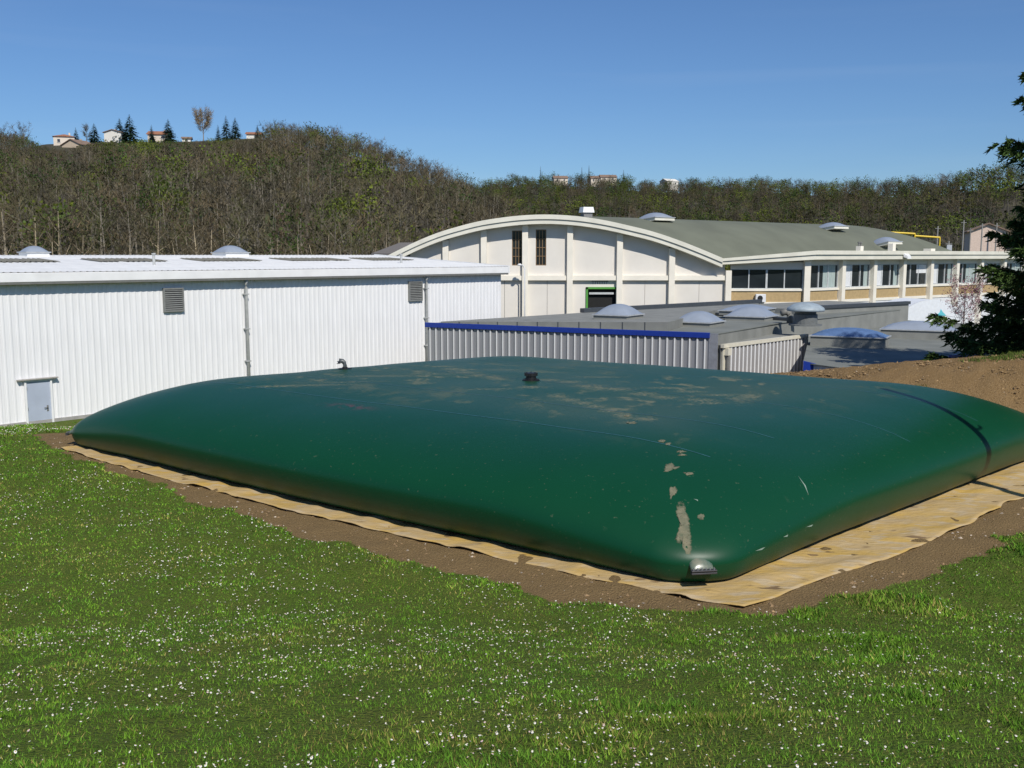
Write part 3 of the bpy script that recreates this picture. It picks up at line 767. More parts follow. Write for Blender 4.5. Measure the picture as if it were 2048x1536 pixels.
# door
ua, ub = FW.u_of(47), FW.u_of(95); Yc = FW.p((ua + ub) / 2, 0, 0).y
zt, zb = at(70, 762, Yc).z, at(70, 850, Yc).z - .35
fr = MB(); fr.box(ua - .07, ua, -.02, .075, zb, zt + .06, FW.M); fr.box(ub, ub + .07, -.02, .075, zb, zt + .06, FW.M); fr.box(ua, ub, -.02, .075, zt, zt + .06, FW.M)
fr.build('door_frame', white_trim, wb)
dr = MB().box(ua, ub, -.02, .035, zb, zt, FW.M).build('door', door_blue, wb)
MB().box(ua - .32, ub + .28, 0, .16, zt + .07, zt + .11, FW.M).build('drip_hood', mat('hood_grey', (.35, .33, .30), .6), wb)
zh = at(90, 817, Yc).z
hd = MB(); hd.box(ub - .16, ub - .10, .035, .05, zh - .12, zh + .1, FW.M); hd.tube([FW.p(ub - .13, .05, zh + .03), FW.p(ub - .13, .09, zh + .03), FW.p(ub - .27, .09, zh + .02)], .014, 6)
hd.build('handle', gutter_dark, dr)
for z in (zt - .25, (zt + zb) / 2):
    MB().tube([FW.p(ua + .01, .05, z - .06), FW.p(ua + .01, .05, z + .06)], .018, 6).build('hinge', louvre_grey, dr)
for i in range(npan):
    pass
u1 = FW.u_of(853)
MB().box(u1, uR, -.03, .10, -2.6, -.22, FW.M).build('base_wall', pink_wall, wb)
MB().box(u1 - .05, uR, -.03, .13, -.217, -.12, FW.M).build('drip_flashing', mat('rust_brown', (.13, .07, .05), .7), wb)
MB().box(U0, FW.u_of(500), -.03, .05, -2.3, -1.72, FW.M).build('plinth', mat('plinth_grey', (.33, .32, .30), .9, bump=.2), wb)

# ------------------------------------------------------------ grey workshop with blue trim
P1 = Vector((-3.9, 46.1, 0)); P2 = Vector((8.2, 39.8, 0)); P3 = Vector((12.6, 46.5, 0)); P4 = Vector((22.4, 57.6, 0)); P5 = Vector((15.2, 61.0, 0))
ZB = 1.30
gb = empty('grey_workshop', (P1.x, P1.y, -5), 'grey ribbed metal workshop with a blue roof edge behind the tank', 'building')
FB = Frame(P1, P2 - P1)
LB = (P2 - P1).length
def inset(poly, k):
    c = sum(poly, Vector((0, 0, 0))) / len(poly)
    return [p + (c - p).normalized() * k for p in poly]
MB().prism(inset([P1, P2, P3, P4, P5], .12), -5, ZB - .05).build('wall', bitumen_up, gb)
MB().prism(inset([P1, P2, P3, P4, P5], .06), ZB - .047, ZB - .01).build('roof', bitumen, gb)
n = 14; pw2 = (LB - .35) / n
cp = rib_panel('cladding_panel', pw2, ZB - .21 + 5, .32, .055, grey_metal, top=.062, flank=.035, sub=.015, crest=rib_glint)
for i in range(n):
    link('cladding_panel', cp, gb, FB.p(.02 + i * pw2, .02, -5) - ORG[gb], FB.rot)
MB().box(LB - .34, LB + .02, -.02, .05, -5, ZB - .01, FB.M).build('corner_flashing', mat('flashing_grey', (.36, .37, .40), .45, metal=.5), gb)
MB().box(-.08, LB - .30, .0, .12, ZB - .20, ZB + .02, FB.M).build('blue_trim', blue_trim, gb, bevel=.015)
# raised roof panel behind the trim
UA = FB.p(.5, -.35, 0); UBp = FB.p(FB.u_of(1330), -.30, 0)
UC = Vector((10.8, 52.5, 0)); UD = Vector((15.0, 60.6, 0)); UE = Vector((3.6, 51.4, 0))
up_poly = [UA, UBp, UC, UD, UE]; up_z = [ZB + .05, ZB + .36, ZB + .27, ZB + .22, ZB + .16]
MB().prism(up_poly, ZB - .005, up_z).build('raised_roof', bitumen_up, gb)
nj = 11
for i in range(1, nj):
    t = i / nj; p = UA.lerp(UBp, t); zt_ = up_z[0] + (up_z[1] - up_z[0]) * t
    q = FB.p(0, 0, 0); dn = FB.n * .012
    MB().hexa([p - FB.d * .02 + dn, p + FB.d * .02 + dn, p + FB.d * .02 + dn + Vector((0, 0, zt_)), p - FB.d * .02 + dn + Vector((0, 0, zt_))],
              [p - FB.d * .02 - dn, p + FB.d * .02 - dn, p + FB.d * .02 - dn + Vector((0, 0, zt_)), p - FB.d * .02 - dn + Vector((0, 0, zt_))]).build('lap_joint', dark_cap, gb)
# parapet cap along the far edge
for a, b_, za, zb_ in [(UE, UD, up_z[4], up_z[3])]:
    d = (b_ - a).normalized(); nn = Vector((d.y, -d.x, 0)) * .16
    MB().hexa([a + nn + Vector((0, 0, za)), b_ + nn + Vector((0, 0, zb_)), b_ - nn + Vector((0, 0, zb_)), a - nn + Vector((0, 0, za))],
              [a + nn + Vector((0, 0, za + .22)), b_ + nn + Vector((0, 0, zb_ + .22)), b_ - nn + Vector((0, 0, zb_ + .22)), a - nn + Vector((0, 0, za + .22))]).build('parapet_cap', dark_cap, gb)
for (ax0, ay0), (bx0, by0), zz in (((1344, 619), (1600, 637), ZB + .14),):
    a0, b0 = onz(ax0, ay0, zz), onz(bx0, by0, zz); d0 = (b0 - a0).normalized(); n0 = Vector((d0.y, -d0.x, 0)) * .15
    MB().hexa([a0 + n0 - Vector((0, 0, .13)), b0 + n0 - Vector((0, 0, .13)), b0 - n0 - Vector((0, 0, .13)), a0 - n0 - Vector((0, 0, .13))], [a0 + n0, b0 + n0, b0 - n0, a0 - n0]).build('parapet_cap', dark_cap, gb)
rot_b = math.atan2((P3 - P2).y, (P3 - P2).x) - math.pi / 2
def on_plane(px, py, z): return onz(px, py, z)
for px, py, w, h, zz in [(1237, 637, 1.66, .45, ZB + .26), (1398, 651, 1.7, .43, ZB - .01), (1503, 639, 1.95, .45, ZB - .01)]:
    c = on_plane(px, py, zz); 
    M = Matrix.Translation((c.x, c.y, zz)) @ Matrix.Rotation(rot_b, 4, 'Z')
    dome_skylight(gb, M, w, w, h, .16, mcurb=bitumen_up)
c = onz(1495, 622, ZB + .3)
dome_skylight(gb, Matrix.Translation((c.x, c.y, ZB + .22)) @ Matrix.Rotation(rot_b, 4, 'Z'), 1.6, 3.6, .22, .14)
# extractor with a mushroom hood
c = onz(1611, 632, ZB + .4); fan = MB()
fan.lathe(Vector((c.x, c.y, ZB - .02)), [(.72, 0), (.72, .06), (.52, .07), (.52, .50), (.46, .52), (.46, .62)], 20)
fb = fan.build('extractor', mat('extractor_grey', (.14, .15, .15), .7), gb)
MB().lathe(Vector((c.x, c.y, ZB + .62)), [(.80, 0), (.84, .05), (.78, .16), (.58, .29), (.28, .38), (.05, .40)], 24).build('hood', mat('hood_blue_grey', (.30, .36, .40), .5), fb, smooth=True)
el = onz(1580, 633, ZB + .3)
MB().tube([(el.x, el.y, ZB), (el.x, el.y, ZB + .3), (el.x - .05, el.y, ZB + .45), (el.x - .22, el.y - .04, ZB + .52), (el.x - .42, el.y - .08, ZB + .46)], .15, 12).build('vent_elbow', gutter_dark, gb, smooth=True)
# far upstand block
q0 = onz(1632, 653, .5); q1 = Vector((23.0, 57.2, 0))
FQ = Frame((15.3, 52.6), Vector((23.2, 58.6, 0)) - Vector((15.3, 52.6, 0)))
LQ = math.hypot(7.9, 6.0)
MB().box(0, LQ, -5.5, 0, -1, 1.55, FQ.M).build('upper_block', bitumen_up, gb)
MB().box(-.05, LQ + .08, -.22, .08, 1.553, 1.72, FQ.M).build('block_cap', dark_cap, gb)

# ------------------------------------------------------------ side annex with beige trim
A1 = Vector((8.35, 39.72, 0)); A2 = Vector((13.25, 45.0, 0))
FA = Frame(A1, A2 - A1); LA = (A2 - A1).length; ZA = .84
an = empty('ribbed_annex', (A1.x, A1.y, -5), 'low ribbed annex with a cream roof edge at the corner of the grey workshop', 'building')
MB().prism([FA.p(.05, -.06, 0), FA.p(LA - .03, -.06, 0), FA.p(LA - .03, -2.2, 0), FA.p(.8, -1.2, 0)], -5, ZA - .02).build('wall', bitumen_up, an)
n = 7; pw3 = (LA - .55) / n
cp = rib_panel('cladding_panel', pw3, ZA + 5 - .12, .33, .055, mat('pale_metal_cladding', (.30, .29, .285), .45, metal=.1, var=.06, scale=1.5), top=.10, flank=.045, sub=.012, crest=rib_glint)
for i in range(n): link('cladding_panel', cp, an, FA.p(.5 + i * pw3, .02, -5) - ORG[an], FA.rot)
MB().box(.12, .5, -.04, .03, -5, ZA - .12, FA.M).build('corner_panel', beige_trim, an)
MB().box(.02, LA + .05, -.05, .10, ZA - .117, ZA + .03, FA.M).build('roof_trim', beige_trim, an)
MB().box(LA - .05, LA + .05, -.04, .10, -5, ZA - .12, FA.M).build('edge_trim', beige_trim, an)
MB().tube([FA.p(.28, .12, ZA - .15), FA.p(.28, .14, ZA - .5), FA.p(.28, .14, -5)], .07, 8).build('downpipe', gutter_dark, an)
MB().box(.16, .42, .03, .22, ZA - .42, ZA - .14, FA.M).build('rain_hopper', beige_trim, an)

# ------------------------------------------------------------ low flat roof on the right
ZL = .43
lowp = [onz(1606, 726, ZL), onz(1690, 741, ZL) + Vector((.1, .8, 0)), onz(1900, 728, ZL), onz(1990, 722, ZL) + Vector((4, 3, 0)), onz(2030, 655, ZL) + Vector((3, 0, 0)), onz(1975, 652, ZL), onz(1800, 642, ZL), Vector((15.2, 52.8, 0)), Vector((12.9, 46.5, 0)), Vector((13.4, 45.2, 0))]
lb = empty('flat_roof_building', (lowp[0].x, lowp[0].y, -5), 'low building with a flat grey felt roof beside the spruce', 'building')
MB().prism(inset(lowp, .1), -5, ZL - .02).build('wall', mat('low_wall', (.5, .5, .5), .8), lb)
MB().prism(lowp, ZL - .017, ZL + .01).build('roof', bitumen, lb)
def edge_trim(a, b, z0, z1, th, m, name, par):
    d = (b - a).normalized(); nn = Vector((d.y, -d.x, 0)) * th
    a = Vector((a.x, a.y, 0)); b = Vector((b.x, b.y, 0))
    MB().hexa([a + nn + Vector((0, 0, z0)), b + nn + Vector((0, 0, z0)), b - nn * .2 + Vector((0, 0, z0)), a - nn * .2 + Vector((0, 0, z0))],
              [a + nn + Vector((0, 0, z1)), b + nn + Vector((0, 0, z1)), b - nn * .2 + Vector((0, 0, z1)), a - nn * .2 + Vector((0, 0, z1))]).build(name, m, par)
_a, _b2 = at(1607, 722, 36.6), at(1692, 741, 36.2)
MB().hexa([_a, _b2, _b2 + Vector((.02, .14, 0)), _a + Vector((.02, .14, 0))], [q - Vector((0, 0, .36)) for q in (_a, _b2, _b2 + Vector((.02, .14, 0)), _a + Vector((.02, .14, 0)))]).build('blue_trim', mat('blue_trim', ()), lb)
edge_trim(lowp[1], lowp[2], ZL - .32, ZL + .02, .1, bitumen_up, 'roof_kerb', lb)
edge_trim(lowp[2] + Vector((-.0, .1, 0)), lowp[3], ZL - .3, ZL + .32, .1, blue_trim, 'blue_trim', lb)
edge_trim(lowp[6], lowp[5], ZL, ZL + .07, .12, bitumen_up, 'roof_kerb', lb)
for px, py, w, d, h, cb in [(1707, 680, 3.1, 1.5, .34, .42), (1846, 664, 3.3, 1.5, .38, .40)]:
    c = onz(px, py + 14, ZL)
    M = Matrix.Translation((c.x, c.y + .5, ZL)) @ Matrix.Rotation(math.radians(-28), 4, 'Z')
    dome_skylight(lb, M, w, d, h, cb, mdome=mat('dome_shade_blue', (.10, .17, .32), .25) if px < 1800 else None)  # left dome's blue carries tree shade and reflected sky in its colour

# ------------------------------------------------------------ arched hall
YH = 75.0
hall = empty('arched_hall', at(1100, 700, YH), 'large cream concrete hall with an arched front and green grey vaulted roof', 'building')
AX = Vector((1.25, 1.0, 0)).normalized()
arch_px = [(690, 560), (740, 532), (800, 501), (840, 482), (880, 466), (920, 454), (960, 444), (1000, 437.5), (1040, 433), (1080, 431), (1115, 431.5), (1150, 434), (1200, 441), (1260, 454), (1300, 464), (1340, 477), (1390, 496), (1440, 517)]
ax_ = np.array([p[0] for p in arch_px], float); ay_ = np.array([p[1] for p in arch_px], float)
def catmull(x):
    i = int(np.clip(np.searchsorted(ax_, x) - 1, 0, len(ax_) - 2)); t = (x - ax_[i]) / (ax_[i + 1] - ax_[i])
    m = np.gradient(ay_, ax_); h = ax_[i + 1] - ax_[i]
    return (2 * t**3 - 3 * t**2 + 1) * ay_[i] + (t**3 - 2 * t**2 + t) * h * m[i] + (-2 * t**3 + 3 * t**2) * ay_[i + 1] + (t**3 - t**2) * h * m[i + 1]
def hx(px, py): return at(px, py, YH)
AP = [hx(x, catmull(x)) for x in np.linspace(690, 1440, 50)]
LEN = 37.0
# vaulted roof
m = MB(); k = len(AP); vs = []
for off, dz in ((-.9, 0), (LEN, 0)):
    for p in AP: vs.append(p + (AX * off if off > 0 else Vector((0, -.9, 0))) + Vector((0, 0, .0)))
m.add(vs, [(i, i + 1, k + i + 1, k + i) for i in range(k - 1)]); m.build('vault_roof', green_roof, hall, smooth=True)
# arch fascia in two steps
def fascia_arch(dz0, dz1, y0, y1, name):
    m = MB(); vs = []
    for p in AP:
        vs += [Vector((p.x, YH + y0, p.z + dz0)), Vector((p.x, YH + y0, p.z + dz1)), Vector((p.x, YH + y1, p.z + dz1)), Vector((p.x, YH + y1, p.z + dz0))]
    fs = [(4 * i + a, 4 * (i + 1) + a, 4 * (i + 1) + (a + 1) % 4, 4 * i + (a + 1) % 4) for i in range(k - 1) for a in range(4)] + [(0, 1, 2, 3), tuple(4 * (k - 1) + a for a in (3, 2, 1, 0))]
    m.add(vs, fs).build(name, fascia_cream, hall, smooth=False)
fascia_arch(-.30, .03, -1.05, .0, 'upper_fascia')
fascia_arch(-.64, -.303, -.95, .0, 'lower_fascia')
def arch_z(X):
    xs = [p.x for p in AP]; return float(np.interp(X, xs, [p.z for p in AP]))
pil = [740, 815, 892, 968, 1050, 1139, 1238, 1342, 1455]
PXs = [hx(p, 560).x for p in pil]
Z_L0, Z_L1 = hx(1100, 560.5).z, hx(1100, 551).z
ZG = -4.5
tall_w = [(1024, 1045, 461, 531), (1071.5, 1092.5, 459, 531)]
for i, X in enumerate(PXs):
    zt = min(arch_z(X - .2), arch_z(X + .2)) - .60 if i < len(PXs) - 1 else hx(1455, 541).z
    MB().box(X - .22, X + .22, YH - .42, YH + .1, ZG, zt).build('pilaster', concrete_pil, hall, bevel=.02)
gate = (1172, 1240, 574)
for i in range(len(PXs) - 1):
    a, b_ = PXs[i] + .223, PXs[i + 1] - .223
    holes = [(hx(w[0], 500).x, hx(w[1], 500).x, hx(1000, w[3]).z, hx(1000, w[2]).z) for w in tall_w]
    cuts = sorted([h for h in holes if a - .3 < (h[0] + h[1]) / 2 < b_ + .3])
    # upper panel, with tall window openings left free
    def upper(x0, x1, zlo, ztop=None):
        xs = np.linspace(x0, x1, max(2, int((x1 - x0) / .5) + 1))
        lo = [Vector((x, YH, zlo)) for x in xs]; hi = [Vector((x, YH, (arch_z(x) - .45) if ztop is None else ztop)) for x in xs]
        poly = lo + hi[::-1]
        MB().hexa([p + Vector((0, .25, 0)) for p in poly][::-1], poly[::-1]).build('wall_panel', concrete_wall, hall)
    x = a
    for h in cuts:
        h0, h1 = max(h[0], a), min(h[1], b_)
        if h0 - x > .02: upper(x, h0, Z_L1)
        upper(h0, h1, h[3]); upper(h0, h1, Z_L1, h[2]); x = h1
    if b_ - x > .02: upper(x, b_, Z_L1)
    MB().box(a, b_, YH - .28, YH + .25, Z_L0, Z_L1 - .002).build('ledge', concrete_pil, hall)
    # lower panels
    if i == 5:
        g0, g1, gzt = hx(gate[0], 560).x, b_, hx(1100, gate[2]).z
        MB().box(a, g0, YH, YH + .25, ZG, Z_L0 - .002).build('wall_panel', concrete_wall, hall)
        MB().box(g0, g1, YH, YH + .25, gzt, Z_L0 - .002).build('wall_panel', concrete_wall, hall)
        gd = MB().box(g0, g0 + .15, YH - .12, YH + .3, ZG, gzt).box(g0, g1, YH - .12, YH + .3, gzt - .15, gzt - .001).build('gateway', green_frame, hall)
        MB().box(g0 + .2, g1, YH + .28, YH + .32, ZG, gzt - .2).build('dark_opening', dark_void, gd)
        MB().box(g0 + .25, g1 - .15, YH + .05, YH + .25, gzt - .55, gzt - .40).build('shutter_bar', alu, gd)
        for q in range(7): MB().box(g0 + .5 + q * .17, g0 + .55 + q * .17, YH - .015, YH - .003, gzt + .22, gzt + .42).build('wall_mark', louvre_grey, hall)
        MB().box(g0 + .42, g0 + 1.65, YH - .02, YH - .004, gzt + .40, gzt + .47).build('wall_mark', louvre_grey, hall)
    else:
        mid = (a + b_) / 2
        MB().box(a, mid - .012, YH, YH + .25, ZG, Z_L0 - .002).build('wall_panel', concrete_wall, hall)
        MB().box(mid + .012, b_, YH + .004, YH + .25, ZG, Z_L0 - .002).build('wall_panel', concrete_wall, hall)
MB().box(PXs[0], PXs[-1], YH + .34, YH + .5, ZG, Z_L0).build('inner_wall', dark_void, hall)
for w in tall_w:
    x0, x1, z0, z1 = hx(w[0], 500).x, hx(w[1], 500).x, hx(1000, w[3]).z, hx(1000, w[2]).z
    wd = MB().box(x0, x0 + .06, YH + .08, YH + .2, z0, z1).box(x1 - .06, x1, YH + .08, YH + .2, z0, z1).box(x0 + .06, x1 - .06, YH + .08, YH + .2, z1 - .06, z1).box(x0 + .06, x1 - .06, YH + .08, YH + .2, z0, z0 + .06).build('tall_window', win_brown, hall)
    for c in range(3):
        for r in range(4):
            a0 = x0 + .06 + (x1 - x0 - .12) * c / 3; b0 = z0 + .06 + (z1 - z0 - .12) * r / 4
            MB().box(a0, a0 + (x1 - x0 - .12) / 3, YH + .16, YH + .18, b0, b0 + (z1 - z0 - .12) / 4).build('pane', win_glass, wd)
    for c in (1, 2): 
        xx = x0 + .06 + (x1 - x0 - .12) * c / 3; MB().box(xx - .025, xx + .025, YH + .09, YH + .158, z0 + .06, z1 - .06).build('glazing_bar', win_brown, wd)
    for r in (1, 2, 3):
        zz = z0 + .06 + (z1 - z0 - .12) * r / 4; MB().box(x0 + .06, x1 - .06, YH + .10, YH + .157, zz - .025, zz + .025).build('glazing_bar', win_brown, wd)
# office wing on the right
XW = hx(1613, 560).x; X0 = PXs[-1]
zt_f0, zt_f1, zb_f0, zb_f1 = hx(1440, 517).z, hx(1613, 501).z, hx(1440, 529).z, hx(1613, 519).z
XV = hx(1437, 520).x; OV = .75
FS = Frame((XW, YH), AX)                       # long side wall of the wing
n = 11; BAY = 4.35
LS = n * BAY
# wing roof slab with its double fascia
for (t0, t1, oo, nm) in ((0, .45, OV + .1, 'upper_fascia'), (.46, 1.0, OV, 'lower_fascia')):
    za = zt_f0 + (zb_f0 - zt_f0) * t1, zt_f0 + (zb_f0 - zt_f0) * t0
    zb_ = zt_f1 + (zb_f1 - zt_f1) * t1, zt_f1 + (zb_f1 - zt_f1) * t0
    cor = Vector((XW + oo * .55, YH - oo, 0)); L0 = Vector((XV, YH - oo, 0))
    far = FS.p(LS, oo * .72, 0); farb = L0 + AX * LS
    MB().hexa([Vector((L0.x, L0.y, za[0])), Vector((cor.x, cor.y, zb_[0])), Vector((far.x, far.y, zb_[0])), Vector((farb.x, farb.y, za[0]))],
              [Vector((L0.x, L0.y, za[1])), Vector((cor.x, cor.y, zb_[1])), Vector((far.x, far.y, zb_[1])), Vector((farb.x, farb.y, za[1]))]).build(nm, fascia_cream, hall)
zs_t, zs_b = hx(1500, 578).z, hx(1500, 582).z          # window sill
zp_b = hx(1500, 604).z
zw_t = hx(1500, 538).z
# wing front
xa, xb = X0 + .223, XW - .24
MB().box(xa, xb, YH + .02, YH + .25, zw_t, hx(1500, 524).z).build('wall_panel', concrete_wall, hall)
MB().box(XW - .24, XW + .22, YH - .30, YH + .15, ZG, zb_f1 - .02).build('column', concrete_pil, hall)
MB().box(xa, xb, YH - .06, YH + .25, zs_b, zs_t).build('sill', concrete_pil, hall)
MB().box(xa, xb, YH + .03, YH + .25, zp_b, zs_b - .002).build('tan_panel', tan_panel, hall)
MB().box(xa, xb, YH - .02, YH + .25, zp_b - .16, zp_b - .002).build('beam', concrete_pil, hall)
MB().box(xa, xb, YH + .03, YH + .25, ZG, zp_b - .163).build('wall_panel', concrete_wall, hall)
wd = MB().box(xa, xb, YH + .05, YH + .2, zs_t + .002, zs_t + .06).box(xa, xb, YH + .05, YH + .2, zw_t - .05, zw_t - .002).box(xa, xa + .06, YH + .06, YH + .19, zs_t + .06, zw_t - .05).box(xb - .06, xb, YH + .06, YH + .19, zs_t + .06, zw_t - .05).build('window', alu, hall)
for q in range(4):
    a0, a1 = xa + .06 + (xb - xa - .12) * q / 4, xa + .06 + (xb - xa - .12) * (q + 1) / 4
    MB().box(a0, a1, YH + .13, YH + .15, zs_t + .06, zw_t - .05).build('pane', win_glass, wd)
    if q: MB().box(a0 - (.07 if q == 2 else .04), a0 + (.07 if q == 2 else .04), YH + .08, YH + .128, zs_t + .06, zw_t - .05).build('mullion', alu, wd)
MB().box(xa + .9, xa + 1.3, YH + .17, YH + .19, zs_t + .06, zw_t - .4).build('curtain', blind_green, wd)
# wing long side, bay by bay
brng = random.Random(4)
for i in range(n):
    ua, ub = i * BAY + .22 + (.0 if i else .1), (i + 1) * BAY - .22
    MB().box(ub, ub + .44, -.12, .34, ZG, zb_f1 - .02, FS.M).build('column', concrete_pil, hall)
    MB().box(ua, ub, -.25, -.02, zw_t + .32, zb_f1 - .02, FS.M).build('wall_panel', concrete_wall, hall)
    MB().box(ua, ub, -.25, .06, zs_b, zs_t, FS.M).build('sill', concrete_pil, hall)
    MB().box(ua + .06, ub - .06, -.25, -.02, zp_b + .06, zs_b - .002, FS.M).build('tan_panel', tan_panel, hall)
    MB().box(ua, ub, -.25, .03, zp_b - .16, zp_b + .058, FS.M).build('beam', concrete_pil, hall)
    MB().box(ua, ub, -.25, -.02, ZG, zp_b - .163, FS.M).build('wall_panel', blind_white, hall)
    zt2 = zw_t + .32
    wd = MB().box(ua, ub, -.2, -.05, zs_t + .002, zs_t + .07, FS.M).box(ua, ub, -.2, -.05, zt2 - .07, zt2 - .002, FS.M).box(ua, ua + .07, -.2, -.05, zs_t + .07, zt2 - .07, FS.M).box(ub - .07, ub, -.2, -.05, zs_t + .07, zt2 - .07, FS.M).build('window', alu, hall)
    npn = 3
    for q in range(npn):
        a0, a1 = ua + .07 + (ub - ua - .14) * q / npn, ua + .07 + (ub - ua - .14) * (q + 1) / npn
        MB().box(a0, a1, -.16, -.14, zs_t + .07, zt2 - .07, FS.M).build('pane', win_glass, wd)
        if q: MB().box(a0 - .05, a0 + .05, -.137, -.06, zs_t + .07, zt2 - .07, FS.M).build('mullion', alu, wd)
    pat = ['c', 'b', 'b', 'd', 'b', 'c', 'b', 'c'][i % 8]
    if pat == 'b': MB().box(ua + .07, ua + 1.5, -.12, -.09, zs_t + .09, zt2 - .09, FS.M).build('blind', blind_white, wd)
    if pat == 'd': MB().box(ub - 1.6, ub - .07, -.12, -.09, zs_t + 1.0, zt2 - .09, FS.M).build('blind', blind_white, wd)
    if pat == 'c': MB().box(ub - 1.9, ub - .3, -.135, -.12, zs_t + .08, zt2 - .08, FS.M).build('curtain', blind_green, wd)
    if pat == 'b': MB().box(ub - .75, ub - .2, -.135, -.12, zs_t + .08, zt2 - .08, FS.M).build('curtain', blind_green, wd)
# rooflights and vents on the vault
def vault_pt(px, py):      # point on the vault seen at this pixel
    d = ray(px, py); best = None
    for kk in np.arange(YH, 140, .1):
        p = Vector((d.x * kk / d.y, kk, HC + d.z * kk / d.y))
        s = (p.y - YH) / AX.y; q = p - AX * s
        if AP[0].x < q.x < AP[-1].x and p.z <= arch_z(q.x): return p, q.x
    return at(px, py, 90), 0
for px, py, w, d in [(1309, 440, 2.2, 2.2), (1662, 457, 2.2, 2.2), (1768, 490, 2.3, 2.3)]:
    p, qx = vault_pt(px, py + 3)
    sl_ = (arch_z(qx + .5) - arch_z(qx - .5))
    M = Matrix.Translation(p) @ Matrix.Rotation(math.atan2(AX.y, AX.x), 4, 'Z') @ Matrix.Rotation(-math.atan(sl_) * -.6, 4, 'X')
    dome_skylight(hall, M, w, d, .62 if px == 1768 else .46, .16, mcurb=fascia_cream)
p, _ = vault_pt(1173, 440)
M = Matrix.Translation(p + Vector((0, 0, .2))) @ Matrix.Rotation(.3, 4, 'Z') @ Matrix.Scale(.8, 4)
rv = MB().box(-.42, .42, -.42, .42, -.3, .42, M).build('roof_vent', mat('vent_dark', (.2, .2, .2), .6), hall)
m = MB(); m.hexa([M @ Vector(q) for q in ((-.56, -.56, .42), (.56, -.56, .42), (.56, .56, .42), (-.56, .56, .42))], [M @ Vector(q) for q in ((-.48, -.48, .92), (.48, -.48, .92), (.48, .48, .92), (-.48, .48, .92))])
m.build('hood', white_trim, rv)
for px, py, w, h in [(1737, 503, .42, .38), (1800, 503, .45, .62), (1874, 507, .7, .22)]:
    u = FS.u_of(px); 
    c = FS.p(u, -1.2, 0); zb0 = zt_f1 - .3
    M = Matrix.Translation((c.x, c.y, zb0)) @ Matrix.Rotation(FS.rot, 4, 'Z')
    ch = MB().box(-w / 2, w / 2, -w / 2, w / 2, 0, h + .3, M).build('roof_box', concrete_pil, hall)
    if px == 1737:
        for q in (-.15, .15): MB().lathe(c + Vector((0, 0, zb0 + h + .3)) + FS.d * q, [(.07, 0), (.07, .22), (.11, .24), (.11, .34)], 8).build('cowl', gutter_dark, ch)
# things fixed to the hall
ac = empty('air_conditioner', hx(1520, 603), 'white air conditioning unit with a round fan on the tan wall', 'air conditioner')
x0, x1, z0, z1 = hx(1509, 600).x, hx(1529, 600).x, hx(1500, 604).z, hx(1500, 588).z
MB().box(x0, x1, YH - .42, YH - .06, z0, z1).build('casing', blind_white, ac, bevel=.03)
Mf = Matrix.Rotation(math.pi / 2, 3, 'X')
MB().lathe(((x0 + x1) / 2 - .06, YH - .422, (z0 + z1) / 2), [(.20, 0), (.20, .02), (.05, .03)], 18, Mf).build('fan_grille', dark_void, ac)
for q in (x0 + .08, x1 - .12): MB().box(q, q + .04, YH - .4, YH + .03, z0 - .06, z0 - .002).build('bracket', alu, ac)
wl = empty('wall_lamp', hx(1046, 560), 'white curved lamp post rising in front of the arched wall', 'lamp')
lx = hx(1049, 560).x
MB().tube([(lx, YH - 1.2, ZG), (lx, YH - 1.2, hx(1049, 537).z), (lx - .12, YH - 1.25, hx(1049, 531).z), (lx - .3, YH - 1.3, hx(1049, 528.5).z)], [.06, .05, .045, .04], 8).build('pole', blind_white, wl, smooth=True)
MB().lathe((lx - .38, YH - 1.32, hx(1049, 530).z), [(.05, -.05), (.16, -.02), (.15, .06), (.06, .12)], 12).build('lamp_head', blind_white, wl, smooth=True)
fl = empty('floodlight', FS.p(FS.u_of(1783), .85, 4.2), 'small white floodlight on the edge of the office wing roof', 'floodlight')
c = ORG[fl]; zf = at(1783, 511, c.y).z
Mfl = Matrix.Translation((c.x, c.y, zf)) @ Matrix.Rotation(FS.rot, 4, 'Z')
MB().hexa([Mfl @ Vector(q) for q in ((-.35, 0, -.12), (.35, 0, -.12), (.35, 0, .16), (-.35, 0, .16))], [Mfl @ Vector(q) for q in ((-.25, -.35, -.25), (.25, -.35, -.25), (.25, -.3, -.02), (-.25, -.3, -.02))]).build('casing', blind_white, fl)
MB().box(-.04, .04, -.02, .3, -.05, .03, Mfl).build('bracket', alu, fl)

# grey pitched roof behind the white building
gp = empty('grey_roof_building', at(790, 520, 84), 'small building with a brown grey pitched roof behind the white warehouse', 'building')
a, b_, c_ = at(742, 507, 84), at(800, 485, 88), at(845, 485, 88)
MB().hexa([a, at(800, 507, 80), c_, b_], [q - Vector((0, 0, .2)) for q in (a, at(800, 507, 80), c_, b_)]).build('roof', mat('brown_grey_roof', (.16, .145, .13), .9), gp)
MB().box(a.x + .3, c_.x, 80.5, 87.5, -5, a.z - .3).build('wall', concrete_wall, gp)

